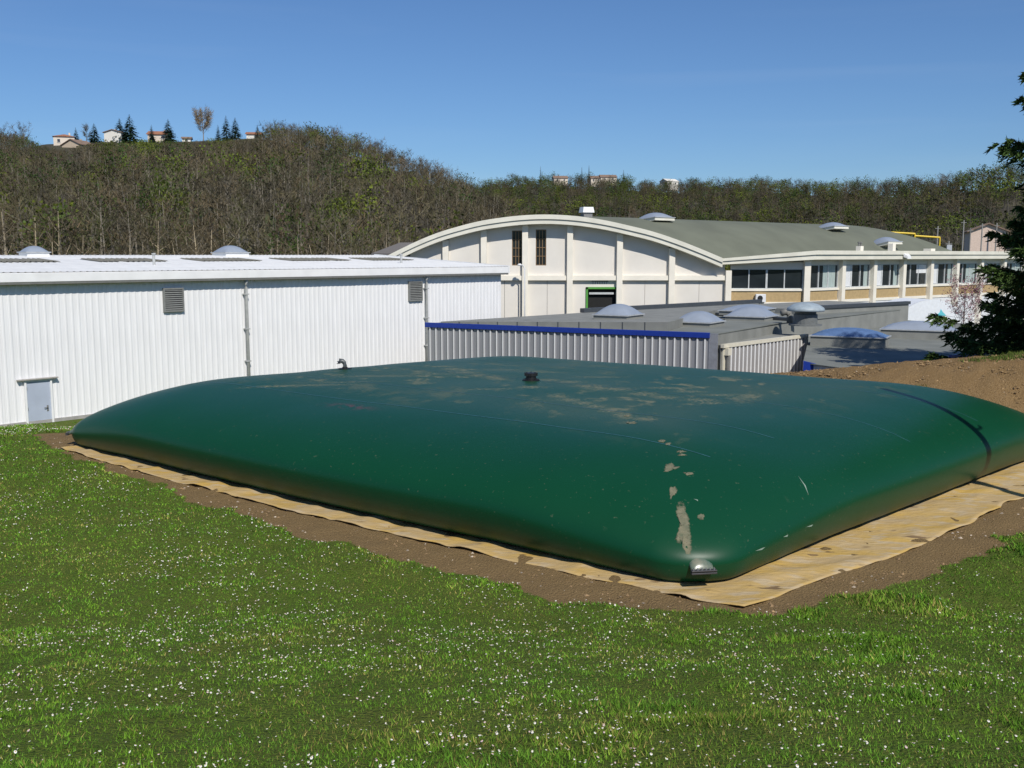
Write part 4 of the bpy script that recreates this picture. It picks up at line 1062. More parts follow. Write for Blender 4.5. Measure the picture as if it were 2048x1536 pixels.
# ------------------------------------------------------------ things right of the hall
# white arched canopy with a turquoise mark
cn = empty('white_canopy', at(1850, 660, 66), 'white curved canopy with a turquoise triangle mark beside the hall wing', 'canopy')
FC = Frame(at(1800, 650, 66), Vector((1.0, .25, 0)))
zc0, zc1 = at(1850, 641, 66).z, at(1850, 600, 66).z
WC = 4.7; nseg = 12; m = MB(); vs = []
for j, v in enumerate((0, -3.0)):
    for i in range(nseg + 1):
        t = i / nseg; vs.append(FC.p(t * WC, v, zc0 + (zc1 - zc0) * (math.sin(math.pi * (.08 + .84 * t)) ** .7)))
m.add(vs, [(i, i + 1, nseg + 2 + i, nseg + 1 + i) for i in range(nseg)])
front = [vs[i] for i in range(nseg + 1)] + [FC.p(WC, 0, zc0 - .05), FC.p(0, 0, zc0 - .05)]
m.hexa(front, [p - FC.n * .05 for p in front]); m.build('canopy_sheet', mat('canopy_white', (.70, .73, .76), .6, var=.05), cn)
tx = FC.p(3.05, .02, 0); zt_ = at(1873, 633, 66).z
MB().hexa([FC.p(2.65, .012, zt_), FC.p(3.5, .012, zt_), FC.p(3.2, .012, zt_ + .26), FC.p(3.05, .012, zt_ + .46), FC.p(2.95, .012, zt_ + .22)], [FC.p(2.65, .003, zt_), FC.p(3.5, .003, zt_), FC.p(3.2, .003, zt_ + .26), FC.p(3.05, .003, zt_ + .46), FC.p(2.95, .003, zt_ + .22)]).build('triangle_mark', mat('turquoise', (.12, .50, .58), .6), cn)
for u in (.3, 2.2, 4.2): MB().tube([FC.p(u, -.1, -5), FC.p(u, -.1, zc0)], .06, 6).build('post', blind_white, cn)
MB().box(.5, 2.6, -1.2, -1.1, -5, zc0 - .12, FC.M).build('tan_panel', mat('ochre_panel', (.50, .30, .10), .8), cn)
# blossom shrub
def blossom(loc, H, W, label, seed):
    r = np.random.default_rng(seed)
    pr = bare_tree(r, 1.0, 14, 500, spread=.5, base=.06, tw=.007, sides=4)
    t = tree_thing('blossom_shrub', loc, H, pr, label, None, tint=(1.1, .75, .7), wtint=(1.0, .7, .65), wide=W, cat='shrub')
    tv = pr[2].reshape(-1, 3, 3)[:, 2]; pts = np.repeat(tv, 4, 0) + r.normal(0, .03, (len(tv) * 4, 3)); pts = pts * np.array([H * W, H * W, H])
    a = r.normal(0, .055, (len(pts), 3)); b2 = r.normal(0, .055, (len(pts), 3))
    V = np.stack([pts, pts + a, pts + b2], 1).reshape(-1, 3)
    link('blossom', npmesh('blossom', V, np.arange(len(V)).reshape(-1, 3), [mat('pink_blossom', (.27, .13, .15), .8, var=.3, scale=3)]), t)
b = at(1925, 690, 62); blossom((b.x, b.y, at(1925, 668, 62).z), 3.4, .75, 'pink blossoming shrub between the canopy and the spruce', 5)
# yellow topped sports netting
yn = empty('yellow_netting_frame', at(1820, 520, 150), 'yellow topped netting frame of a court behind the hall roof', 'fence')
yel = mat('yellow_paint', (.72, .50, .02), .5)
p0, p1, p2, p3 = at(1745, 462.5, 150), at(1830, 467.5, 150), at(1830, 471.5, 150), at(1880, 475, 150)
MB().tube([p0, p1], .13, 8).build('rail', yel, yn); MB().tube([p2, p3], .13, 8).build('rail', yel, yn)
for p in (p0, p1, p3): MB().tube([(p.x, p.y, -6), p], .10, 8).build('post', yel, yn)
netm = mat('dark_netting', (.10, .11, .10), .9)
for a_, b2 in ((p0, p1), (p2, p3)):
    m = MB(); d = (b2 - a_)
    for i in range(1, 16):
        q = a_ + d * i / 16; m.tube([(q.x, q.y, -6), q], .025, 3, False)
    for i in range(1, 18):
        m.tube([a_ - Vector((0, 0, i * .5)), b2 - Vector((0, 0, i * .5))], .025, 3, False)
    m.build('netting', netm, yn)
# poles far right
for px, top, Y, lab in [(1876, 452, 175, 'thin grey pole nearest the yellow netting'), (1898, 482, 160, 'short grey pole with a box, behind the wing roof'), (1928, 440, 180, 'tallest grey pole left of the pink house'), (1941, 456, 170, 'dark pole just left of the pink house'),
                        (1965, 447, 182, 'pale pole in front of the pink house wall'), (1994, 446, 184, 'pole at the right part of the pink house wall')]:
    t_ = at(px, top, Y)
    po = empty('utility_pole', (t_.x, Y, -6), lab, 'pole', 'poles behind the hall wing')
    MB().tube([(t_.x, Y, -6), t_], [.18, .11], 8).build('shaft', mat('pole_grey', (.27, .26, .24), .8) if px != 1941 else gutter_dark, po)
    MB().box(t_.x - .5, t_.x + .5, Y - .06, Y + .06, t_.z - .5, t_.z - .38).build('crossarm', gutter_dark, po)
    if px == 1898: MB().box(t_.x - .4, t_.x + .4, Y - .3, Y - .12, t_.z - 1.6, t_.z - .6).build('box', mat('pole_box', (.4, .42, .45), .6), po)

# ------------------------------------------------------------ the flexible tank
N_, L_, R_ = onz(1396, 1164, .0), onz(146, 888, .0), onz(2098, 900, .0)
_e1, _e2 = (L_ - N_).normalized(), (R_ - N_).normalized()
N_, L_, R_ = N_ - (_e1 + _e2) * .46, L_ + (_e1 - _e2) * .20, R_ + (_e2 - _e1) * .30
B_ = L_ + R_ - N_
ta, tb = (L_ - N_).length, (R_ - N_).length
HT, WR = 1.53, 3.5
def gprof(d):
    x = np.clip(d / WR, 0, 1)
    return (1 - (1 - x) ** 2.2) ** .5
def rawpos(s, t):
    s = np.asarray(s, float); t = np.asarray(t, float)
    # rounded plan corners
    r = .85
    da = np.minimum(s, 1 - s) * ta; db = np.minimum(t, 1 - t) * tb
    qa, qb = np.clip((r - da) / r, 0, 1), np.clip((r - db) / r, 0, 1)
    qa2, qb2 = qa * np.sqrt(1 - qb * qb / 2), qb * np.sqrt(1 - qa * qa / 2)
    da2 = np.where(qa > 0, r - qa2 * r, da); db2 = np.where(qb > 0, r - qb2 * r, db)
    s2 = np.where(s < .5, da2 / ta, 1 - da2 / ta); t2 = np.where(t < .5, db2 / tb, 1 - db2 / tb)
    Nn, Ln, Rn = (np.array(tuple(v)) for v in (N_, L_, R_))
    P = Nn + s2[..., None] * (Ln - Nn) + t2[..., None] * (Rn - Nn)
    ea, eb = (Ln - Nn) / ta, (Rn - Nn) / tb
    bow_b = np.sin(np.pi * s) ** .8 * (np.clip(1 - t * 3, 0, 1) ** 1.5 - np.clip(t * 3 - 2, 0, 1) ** 1.5)     # long sides bulge a little
    bow_a = np.sin(np.pi * t) ** .8 * (np.clip(1 - s * 3, 0, 1) ** 1.5 - np.clip(s * 3 - 2, 0, 1) ** 1.5)
    P = P - eb * (.32 * bow_b)[..., None] - ea * (.10 * bow_a)[..., None]
    return P, da, db
def zeq(s, t):
    ca = np.minimum(s, 1 - s) * ta; cb = np.minimum(t, 1 - t) * tb
    c = np.maximum(ca, cb)        # distance from a corner along an edge
    return .31 + .29 * sstep(0, 4.0, c)
def tank_top(s, t):
    P, da, db = rawpos(s, t)
    ze = zeq(s, t)
    f = gprof(da) * gprof(db)
    dome = .05 * np.sin(np.pi * np.clip(s, 0, 1)) * np.sin(np.pi * np.clip(t, 0, 1))
    P[..., 2] = ze + (HT - .13 * s * t - ze) * f + dome
    return P
def edged(n):
    u = np.linspace(-1, 1, n); return .5 + .5 * np.sign(u) * (1 - (1 - np.abs(u)) ** 1.7)
ns, ntt = 300, 250
SS, TT = np.meshgrid(edged(ns), edged(ntt), indexing='ij')
PT = tank_top(SS, TT)
idx = np.arange(ns * ntt).reshape(ns, ntt)
quads = [np.stack([idx[:-1, :-1], idx[:-1, 1:], idx[1:, 1:], idx[1:, :-1]], -1).reshape(-1, 4)]
# skirt: from the equator down and inward to the mat
loop = [(i, 0) for i in range(ns)] + [(ns - 1, j) for j in range(1, ntt)] + [(i, ntt - 1) for i in range(ns - 2, -1, -1)] + [(0, j) for j in range(ntt - 2, 0, -1)]
li = np.array(loop); base = PT[li[:, 0], li[:, 1]]; ls, lt = SS[li[:, 0], li[:, 1]], TT[li[:, 0], li[:, 1]]
cen = np.array(tuple((N_ + B_) / 2))
da_l, db_l = np.minimum(ls, 1 - ls) * ta, np.minimum(lt, 1 - lt) * tb
eA = np.array(tuple((L_ - N_).normalized())); eB = np.array(tuple((R_ - N_).normalized()))
wA = np.clip(1 - da_l / .6, 0, 1) * np.where(ls < .5, 1, -1); wB = np.clip(1 - db_l / .6, 0, 1) * np.where(lt < .5, 1, -1)
inn = eA[None] * wA[:, None] + eB[None] * wB[:, None]; inn /= np.linalg.norm(inn, axis=1, keepdims=True) + 1e-9
ze = zeq(ls, lt)
prev = idx[li[:, 0], li[:, 1]]; allV = [PT.reshape(-1, 3)]; cnt = ns * ntt
for ph in np.linspace(0, math.pi / 2, 12)[1:]:
    ins = .70 * ze * (1 - math.cos(ph)); zz = base[:, 2] * (1 - math.sin(ph)) + .035
    p = base + inn * ins[:, None]; p[:, 2] = zz
    allV.append(p); cur = np.arange(len(p)) + cnt; cnt += len(p)
    quads.append(np.stack([prev, np.roll(prev, -1), np.roll(cur, -1), cur], -1)); prev = cur
TV = np.concatenate(allV); TQ = np.concatenate(quads)
# soft slack waves in the fabric
wob = (vnoise(TV[:, 0] * .7, TV[:, 1] * .7, 60) - .5) * .035
TV[:ns * ntt, 2] += wob[:ns * ntt] * gprof(np.minimum(np.minimum(SS, 1 - SS).ravel() * ta, np.minimum(TT, 1 - TT).ravel() * tb))
ss_all = np.concatenate([SS.ravel()] + [ls] * 11); tt_all = np.concatenate([TT.ravel()] + [lt] * 11)
da_, db_ = np.minimum(ss_all, 1 - ss_all) * ta, np.minimum(tt_all, 1 - tt_all) * tb
dust = sstep(1.6, 4.6, np.minimum(da_ * 1.15, db_)) * (.45 + .55 * sstep(.3, .6, vnoise(TV[:, 0] * .45, TV[:, 1] * .28, 61)))
red_c = None

def tank_material():
    m = bpy.data.materials.new('green_pvc'); m.use_nodes = True
    nt = m.node_tree; N = nt.nodes; L = nt.links; b = N['Principled BSDF']
    tc = N.new('ShaderNodeTexCoord')
    def noise(s, d=5, st=None, rz=0):
        n = N.new('ShaderNodeTexNoise'); n.inputs['Scale'].default_value = s; n.inputs['Detail'].default_value = d
        mp = N.new('ShaderNodeMapping'); mp.inputs['Scale'].default_value = st or (1, 1, 1); mp.inputs['Rotation'].default_value = (0, 0, rz)
        L.new(tc.outputs['Object'], mp.inputs['Vector']); L.new(mp.outputs['Vector'], n.inputs['Vector']); return n.outputs['Fac']
    def math_(op, a, c):
        x = N.new('ShaderNodeMath'); x.operation = op
        for i, v in enumerate((a, c)):
            if isinstance(v, (int, float)): x.inputs[i].default_value = v
            else: L.new(v, x.inputs[i])
        return x.outputs[0]
    def mr(v, a, c):
        x = N.new('ShaderNodeMapRange'); x.inputs['From Min'].default_value = a; x.inputs['From Max'].default_value = c; L.new(v, x.inputs['Value']); return x.outputs['Result']
    def mixc(f, a, c):
        x = N.new('ShaderNodeMix'); x.data_type = 'RGBA'
        L.new(f, x.inputs['Factor'])
        for nm, v in (('A', a), ('B', c)):
            if isinstance(v, tuple): x.inputs[nm].default_value = (*v, 1)
            else: L.new(v, x.inputs[nm])
        return x.outputs['Result']
    at_ = N.new('ShaderNodeAttribute'); at_.attribute_name = 'tint'
    sep = N.new('ShaderNodeSeparateColor'); L.new(at_.outputs['Color'], sep.inputs['Color'])
    base = mixc(noise(.8, 4), (.0024, .047, .0185), (.0034, .055, .0225))
    streak = mr(math_('ADD', noise(1.5, 9, (1, .8, 1), .35), math_('MULTIPLY', noise(6, 8, (1, .6, 1), .3), .35)), .74, .86)
    blot = mr(math_('ADD', noise(.9, 6, (1, .45, 1), .5), math_('MULTIPLY', noise(14, 6), .35)), .76, .90)
    film = math_('MULTIPLY', mr(noise(.55, 8, (1, .5, 1), .4), .30, .7), .22)
    d = math_('MULTIPLY', math_('MAXIMUM', math_('MAXIMUM', streak, blot), film), sep.outputs['Red'])
    mudm = mr(math_('ADD', math_('MULTIPLY', sep.outputs['Blue'], .85), math_('MULTIPLY', math_('SUBTRACT', noise(15, 10), .5), 2.4)), .38, 1.1)
    d = math_('MAXIMUM', math_('MULTIPLY', d, .45), math_('MULTIPLY', mudm, .55))
    col = mixc(d, base, (.30, .27, .185))
    fine = math_('MULTIPLY', mr(noise(3.0, 9, (1, 1, 1)), .70, .80), .12)
    col = mixc(fine, col, (.16, .18, .13))
    col = mixc(sep.outputs['Green'], col, (.16, .03, .035))
    L.new(col, b.inputs['Base Color'])
    rg = N.new('ShaderNodeMapRange'); rg.inputs['To Min'].default_value = .40; rg.inputs['To Max'].default_value = .85
    L.new(d, rg.inputs['Value']); L.new(rg.outputs['Result'], b.inputs['Roughness'])
    b.inputs['Specular IOR Level'].default_value = .27
    bp = N.new('ShaderNodeBump'); bp.inputs['Strength'].default_value = .10; bp.inputs['Distance'].default_value = .03
    L.new(noise(2.2, 4), bp.inputs['Height']); L.new(bp.outputs['Normal'], b.inputs['Normal'])
    return m
TM = tank_material()
tank = empty('flexible_tank', (cen[0], cen[1], 0), 'huge green pillow shaped flexible liquid tank lying on a tan sheet', 'tank')
TO = Vector((cen[0], cen[1], 0))
bvh = BVHTree.FromPolygons([Vector(v) for v in TV], [tuple(q) for q in TQ])
def tank_hit(px, py):
    h = bvh.ray_cast(Vector((0, 0, HC)), ray(px, py).normalized())
    return (h[0], h[1]) if h[0] is not None else (None, None)
rh, _ = tank_hit(700, 813); redm = np.zeros(len(TV)); mudv = np.zeros(len(TV))
if rh is not None:
    ca, sa = eA[0], eA[1]
    dx, dy = TV[:, 0] - rh.x, TV[:, 1] - rh.y
    al, ac_ = dx * ca + dy * sa, -dx * sa + dy * ca
    redm = .55 * np.exp(-((al / .5) ** 2 + (ac_ / .14) ** 2)) * (vnoise(al * 9, ac_ * 9, 62) > .45)
for bx_, by_, bw_, bd_ in [(1115, 792, .30, .35), (1140, 800, .35, .3), (1168, 806, .3, .3), (1192, 813, .3, .3), (1216, 821, .26, .3), (1240, 830, .22, .3), (1290, 838, .3, .25), (1180, 772, .5, .4), (1232, 778, .5, .35), (1200, 776, .4, .5), (1290, 788, .5, .35), (1330, 795, .4, .3), (1400, 800, .5, .3), (1420, 806, .4, .2),
                        (930, 745, .5, .35), (985, 754, .35, .5), (955, 750, .3, .4), (905, 738, .4, .4), (1000, 758, .3, .3), (1060, 774, .4, .25), (1100, 760, .4, .25), (1140, 764, .4, .3), (1340, 776, .7, .2), (1440, 790, .6, .2), (1380, 783, .5, .2),
                        (640, 770, 1.4, .12), (700, 764, 1.2, .1), (560, 772, 1.0, .15), (780, 752, 1.3, .15), (860, 748, .9, .15), (720, 752, .8, .12), (980, 778, .8, .12), (840, 766, .4, .2), (1010, 740, .9, .15), (880, 733, .6, .2), (1080, 744, .8, .15), (1200, 754, .9, .15)]:
    hh_, _q = tank_hit(bx_, by_)
    if hh_ is None: continue
    mudv = np.maximum(mudv, np.exp(-(((TV[:, 0] - hh_.x) / bw_) ** 2 + ((TV[:, 1] - hh_.y) / (bd_ * 1.15)) ** 2)))
tme = npmesh('shell', TV - np.array(tuple(TO)), TQ, [TM], np.stack([dust, redm, mudv], -1), smooth=True)
link('shell', tme, tank)
seam_mat = mat('seam_pale', (.032, .105, .115), .35, var=.2)
def surf(s, t, lift=.004):
    p = tank_top(np.array([[s]]), np.array([[t]]))[0, 0]
    v = Vector(p); h = bvh.ray_cast(v + Vector((0, 0, 1)), Vector((0, 0, -1)))
    return (h[0] + h[1] * lift, h[1]) if h[0] is not None else (v, Vector((0, 0, 1)))
def seam(pts, w, name='seam', m=None):
    mb = MB(); vs = []
    P = [surf(s, t) for s, t in pts]
    for i, (p, nn) in enumerate(P):
        d = (P[min(i + 1, len(P) - 1)][0] - P[max(i - 1, 0)][0]).normalized(); sd = d.cross(nn).normalized() * w / 2
        vs += [p - sd, p + sd]
    mb.add(vs, [(2 * i, 2 * i + 1, 2 * i + 3, 2 * i + 2) for i in range(len(P) - 1)])
    return mb.build(name, m or seam_mat, tank, smooth=True)
for tt_ in (.165, .29):
    seam([(s, tt_) for s in np.linspace(.09, .94, 60)], .024)
for tt_ in (.48, .70, .88):
    seam([(s, tt_) for s in np.linspace(.03, .97, 60)], .02)
# dried mud patches and footprints
mud_mat = mat('dried_mud', (.235, .21, .135), .95, col2=(.10, .12, .072), scale=11, detail=8, bump=.3, bscale=60)
_nt = mud_mat.node_tree; _b = _nt.nodes['Principled BSDF']
_a = _nt.nodes.new('ShaderNodeAttribute'); _a.attribute_name = 'tint'
_n = _nt.nodes.new('ShaderNodeTexNoise'); _n.inputs['Scale'].default_value = 22; _n.inputs['Detail'].default_value = 7
_tc = _nt.nodes.new('ShaderNodeTexCoord'); _nt.links.new(_tc.outputs['Object'], _n.inputs['Vector'])
_sp = _nt.nodes.new('ShaderNodeSeparateColor'); _nt.links.new(_a.outputs['Color'], _sp.inputs['Color'])
_m1 = _nt.nodes.new('ShaderNodeMath'); _m1.operation = 'MULTIPLY_ADD'; _m1.inputs[1].default_value = 1.5
_nt.links.new(_n.outputs['Fac'], _m1.inputs[0]); _nt.links.new(_sp.outputs['Red'], _m1.inputs[2])
_mr = _nt.nodes.new('ShaderNodeMapRange'); _mr.inputs['From Min'].default_value = .95; _mr.inputs['From Max'].default_value = 1.45; _mr.inputs['To Max'].default_value = .9
_nt.links.new(_m1.outputs[0], _mr.inputs['Value']); _nt.links.new(_mr.outputs['Result'], _b.inputs['Alpha'])
mr_ = random.Random(8)
def mud(outline):
    c = Vector((sum(p[0] for p in outline) / len(outline), sum(p[1] for p in outline) / len(outline)))
    pts = []
    n = len(outline)
    for i in range(n):
        a, b2 = Vector(outline[i]), Vector(outline[(i + 1) % n])
        for q in range(3):
            p = a.lerp(b2, q / 3); pts.append(p + Vector((mr_.uniform(-1.6, 1.6), mr_.uniform(-1.2, 1.2))))
    m = MB(); vs = []; ok = True
    rings = [1.18, .80, .4]
    for r in rings:
        for p in pts:
            q = c + (p - c) * r; h, nn = tank_hit(q.x, q.y)
            if h is None: return
            vs.append(h + nn * (.002 if r > 1.0 else .005))
    h, nn = tank_hit(c.x, c.y); vs.append(h + nn * .005)
    k = len(pts); fs = []
    for r in range(2):
        for i in range(k): fs.append((r * k + i, r * k + (i + 1) % k, (r + 1) * k + (i + 1) % k, (r + 1) * k + i))
    for i in range(k): fs.append((2 * k + i, 2 * k + (i + 1) % k, 3 * k))
    o = m.add(vs, fs).build('mud_patch', mud_mat, tank, smooth=True)
    ca = o.data.color_attributes.new('tint', 'FLOAT_COLOR', 'POINT')
    for q in range(len(vs)): ca.data[q].color = ((0.0 if q < k else .75), 0, 0, 1)
def blob(x, y, w, h, n=7):
    mud([(x + w / 2 * math.cos(6.283 * i / n) * mr_.uniform(.7, 1.15), y + h / 2 * math.sin(6.283 * i / n) * mr_.uniform(.7, 1.15)) for i in range(n)])
for b5 in [(1325, 882, 18, 7), (1335, 888, 14, 5), (1362, 903, 20, 6), (1364, 910, 18, 5), (1377, 947, 19, 8), (1263, 846, 20, 5), (1254, 832, 14, 5), (1403, 1034, 15, 12)]: blob(*b5)
mud([(1328, 943), (1333, 928), (1342, 925), (1350, 933), (1360, 934), (1352, 938), (1346, 938), (1340, 942)])
mud([(1338, 980), (1341, 975), (1350, 974), (1355, 980), (1350, 988), (1345, 992), (1342, 999), (1339, 992)])
mud([(1354, 1012), (1358, 1006), (1365, 1007), (1371, 1016), (1375, 1030), (1379, 1046), (1380, 1062), (1384, 1078), (1382, 1098), (1380, 1118), (1372, 1116), (1366, 1100), (1364, 1084), (1352, 1084), (1351, 1076), (1357, 1062), (1358, 1042), (1352, 1030)])
# scuffs
for a, b2 in [((1596, 952), (1617, 990)), ((1387, 998), (1396, 1003)), ((1510, 1102), (1530, 1094)), ((1566, 1074), (1576, 1069)), ((1612, 1054), (1626, 1049))]:
    p, nn = tank_hit(*a); q, _n = tank_hit(*b2)
    if p is None or q is None: continue
    d = (q - p).normalized(); sd = d.cross(nn).normalized() * .012
    mid = tank_hit((a[0] + b2[0]) / 2 + 3, (a[1] + b2[1]) / 2)[0]
    vs = [p + nn * .004, mid - sd + nn * .005, mid + sd + nn * .005, q + nn * .004]
    MB().add(vs, [(0, 1, 3, 2)]).build('scuff', mat('scuff_pale', (.22, .30, .24), .6), tank)
# corner clamps
clamp_metal = mat('clamp_steel', (.35, .36, .38), .4, metal=.8, var=.2, scale=20)
clamp_dark = mat('clamp_dark', (.06, .06, .065), .5, metal=.4)
neck_mat = mat('neck_pvc', (.05, .11, .085), .28, col2=(.20, .20, .145), scale=7, detail=6)
for cnr, inward in ((N_, (B_ - N_)), (L_, (R_ - L_)), (R_, (L_ - R_)), (B_, (N_ - B_))):
    i_ = Vector((inward.x, inward.y, 0)).normalized(); s_ = Vector((-i_.y, i_.x, 0)); zc = .27
    hq = bvh.ray_cast(Vector((cnr.x, cnr.y, zc)) - i_ * 1.0, i_)
    c = (hq[0] if hq[0] is not None else Vector((cnr.x, cnr.y, zc)) + i_ * .3) - i_ * .10
    rings = []
    for f, wd, hh, lift in ((0.0, .15, .022, .0), (.07, .16, .07, .035), (.16, .16, .11, .07), (.28, .14, .11, .09), (.46, .10, .05, .06)):
        rings.append([c + i_ * f + s_ * (wd * math.cos(a)) + Vector((0, 0, lift + hh * math.sin(a))) for a in np.linspace(0, 2 * math.pi, 17)[:-1]])
    m = MB(); m.add([p for r in rings for p in r], [(a * 16 + k_, a * 16 + (k_ + 1) % 16, (a + 1) * 16 + (k_ + 1) % 16, (a + 1) * 16 + k_) for a in range(4) for k_ in range(16)] + [tuple(reversed(range(16)))])
    m.build('corner_neck', neck_mat, tank, smooth=True)
    M = Matrix(((i_.x, s_.x, 0, c.x), (i_.y, s_.y, 0, c.y), (0, 0, 1, c.z), (0, 0, 0, 1)))
    cl = MB().box(-.055, .015, -.175, .175, .004, .026, M).box(-.055, .015, -.175, .175, -.03, -.006, M).build('corner_clamp', clamp_dark, tank, bevel=.006)
    for k_ in range(6):
        MB().lathe(M @ Vector((-.022, -.14 + .056 * k_, .026)), [(.015, 0), (.015, .016), (.006, .017), (.006, .03)], 6).build('bolt', clamp_metal, cl)
# fittings on top
black_pl = mat('black_plastic', (.012, .012, .013), .45)
h, nn = tank_hit(1062, 761)
vt = MB().lathe(h, [(.20, -.02), (.20, .02), (.12, .025), (.12, .11), (.14, .11), (.14, .17), (.09, .18)], 20).build('vent_cap', black_pl, tank)
for k_ in range(10):
    a = k_ * .6283; MB().lathe(h + Vector((.165 * math.cos(a), .165 * math.sin(a), .02)), [(.014, 0), (.014, .02)], 6).build('bolt', black_pl, vt)
for k_ in range(8):
    a = k_ * .7854; q = h + Vector((.135 * math.cos(a), .135 * math.sin(a), .11)); MB().lathe(q, [(.018, 0), (.018, .075)], 6).build('rib', black_pl, vt)
h, nn = tank_hit(690, 738)
if h is None: h = surf(.62, .6)[0]
eg = mat('elbow_grey', (.07, .08, .085), .4)
eb = MB().tube([h + Vector((0, 0, -.02)), h + Vector((0, 0, .10)), h + Vector((-.015, 0, .16)), h + Vector((-.06, 0, .205)), h + Vector((-.13, 0, .215)), h + Vector((-.155, 0, .18)), h + Vector((-.16, 0, .14))], [.05, .05, .055, .058, .06, .06, .062], 12).build('vent_elbow', eg, tank, smooth=True)
MB().lathe(h, [(.17, -.02), (.17, .02), (.07, .025), (.07, .05)], 16).build('flange', black_pl, eb)

# ------------------------------------------------------------ tan sheet under the tank
M_N = onz(1484, 1219, 0); M_L = onz(118, 897, 0)
M_R = Vector((14.0, 22.0, 0)); M_B = B_ + Vector((0.3, .9, 0))
sa_ = np.linspace(0, 1, 230); ta_ = np.linspace(0, 1, 200)
A_, Bq = np.meshgrid(sa_, ta_, indexing='ij')
pn, pl, pr_, pb = (np.array(tuple(v)) for v in (M_N, M_L, M_R, M_B))
MP = (pn * ((1 - A_) * (1 - Bq))[..., None] + pl * (A_ * (1 - Bq))[..., None] + pr_ * ((1 - A_) * Bq)[..., None] + pb * (A_ * Bq)[..., None])
e1 = np.clip(1 - Bq / .06, 0, 1); e2 = np.clip(1 - A_ / .08, 0, 1)
dir1 = -np.array(tuple((R_ - N_).normalized())); dir2 = -np.array(tuple((L_ - N_).normalized()))
MP += (np.clip(1 - Bq * 2, 0, 1) * np.sin(np.pi * A_) ** .8 * .30)[..., None] * dir1
MP += (e1 * ((vnoise(A_ * 34, A_ * 0, 70) - .5) * .09 + (vnoise(A_ * 9, A_ * 0 + 3, 71) - .5) * .10))[..., None] * dir1
MP += (e2 * ((vnoise(Bq * 22, Bq * 0, 72) - .5) * .16 + (vnoise(Bq * 5, Bq * 0 + 3, 73) - .5) * .45))[..., None] * dir2
X_, Y_ = MP[..., 0], MP[..., 1]
fold1 = (vnoise(A_ * 30 + Bq * 6, Bq * 6, 74) - .5) * .035 * np.clip(1 - Bq / .09, 0, 1)
fold2 = ((vnoise(X_ * 1.3 + Y_ * .4, Y_ * 3.0 - X_ * 1.6, 75) - .5) * .055 + (vnoise(X_ * 5, Y_ * 5, 76) - .5) * .02)
MP[..., 2] = np.maximum(gz(X_, Y_), 0) + .006 + fold1 + np.maximum(fold2, -.01) * 1.25
i = np.arange(A_.size).reshape(A_.shape)
mq = np.stack([i[:-1, :-1], i[:-1, 1:], i[1:, 1:], i[1:, :-1]], -1).reshape(-1, 4)
def mat_sheet():
    m = bpy.data.materials.new('tan_geotextile'); m.use_nodes = True
    nt = m.node_tree; N = nt.nodes; L = nt.links; b = N['Principled BSDF']; b.inputs['Roughness'].default_value = .8; b.inputs['Specular IOR Level'].default_value = .25
    tc = N.new('ShaderNodeTexCoord')
    def noise(s, d, st=(1, 1, 1), rz=0):
        n = N.new('ShaderNodeTexNoise'); n.inputs['Scale'].default_value = s; n.inputs['Detail'].default_value = d
        mp = N.new('ShaderNodeMapping'); mp.inputs['Scale'].default_value = st; mp.inputs['Rotation'].default_value = (0, 0, rz)
        L.new(tc.outputs['Object'], mp.inputs['Vector']); L.new(mp.outputs['Vector'], n.inputs['Vector']); return n.outputs['Fac']
    def ramp(f, a, c):
        x = N.new('ShaderNodeMapRange'); x.inputs['From Min'].default_value = a; x.inputs['From Max'].default_value = c; L.new(f, x.inputs['Value']); return x.outputs['Result']
    def mixc(f, a, c):
        x = N.new('ShaderNodeMix'); x.data_type = 'RGBA'; L.new(f, x.inputs['Factor'])
        for nm, v in (('A', a), ('B', c)):
            if isinstance(v, tuple): x.inputs[nm].default_value = (*v, 1)
            else: L.new(v, x.inputs[nm])
        return x.outputs['Result']
    c = mixc(ramp(noise(1.1, 6, (1, 2.4, 1), .6), .40, .66), (.44, .32, .16), (.47, .31, .085))
    c = mixc(ramp(noise(2.4, 7, (1, 2.2, 1), .3), .52, .62), c, (.45, .35, .21))
    c = mixc(ramp(noise(1.7, 8, (1, 2.6, 1), .45), .64, .68), c, (.19, .125, .065))
    L.new(c, b.inputs['Base Color'])
    bp = N.new('ShaderNodeBump'); bp.inputs['Strength'].default_value = .6; bp.inputs['Distance'].default_value = .04
    L.new(noise(6, 6, (1, 2.2, 1), .5), bp.inputs['Height']); L.new(bp.outputs['Normal'], b.inputs['Normal'])
    return m
sheet = link('ground_sheet', npmesh('ground_sheet', MP.reshape(-1, 3), mq, [mat_sheet()], smooth=True))
md = sheet.modifiers.new('thickness', 'SOLIDIFY'); md.thickness = .012; md.offset = -1
tag(sheet, 'tan yellow fabric sheet spread on the soil under the green tank', 'sheet')

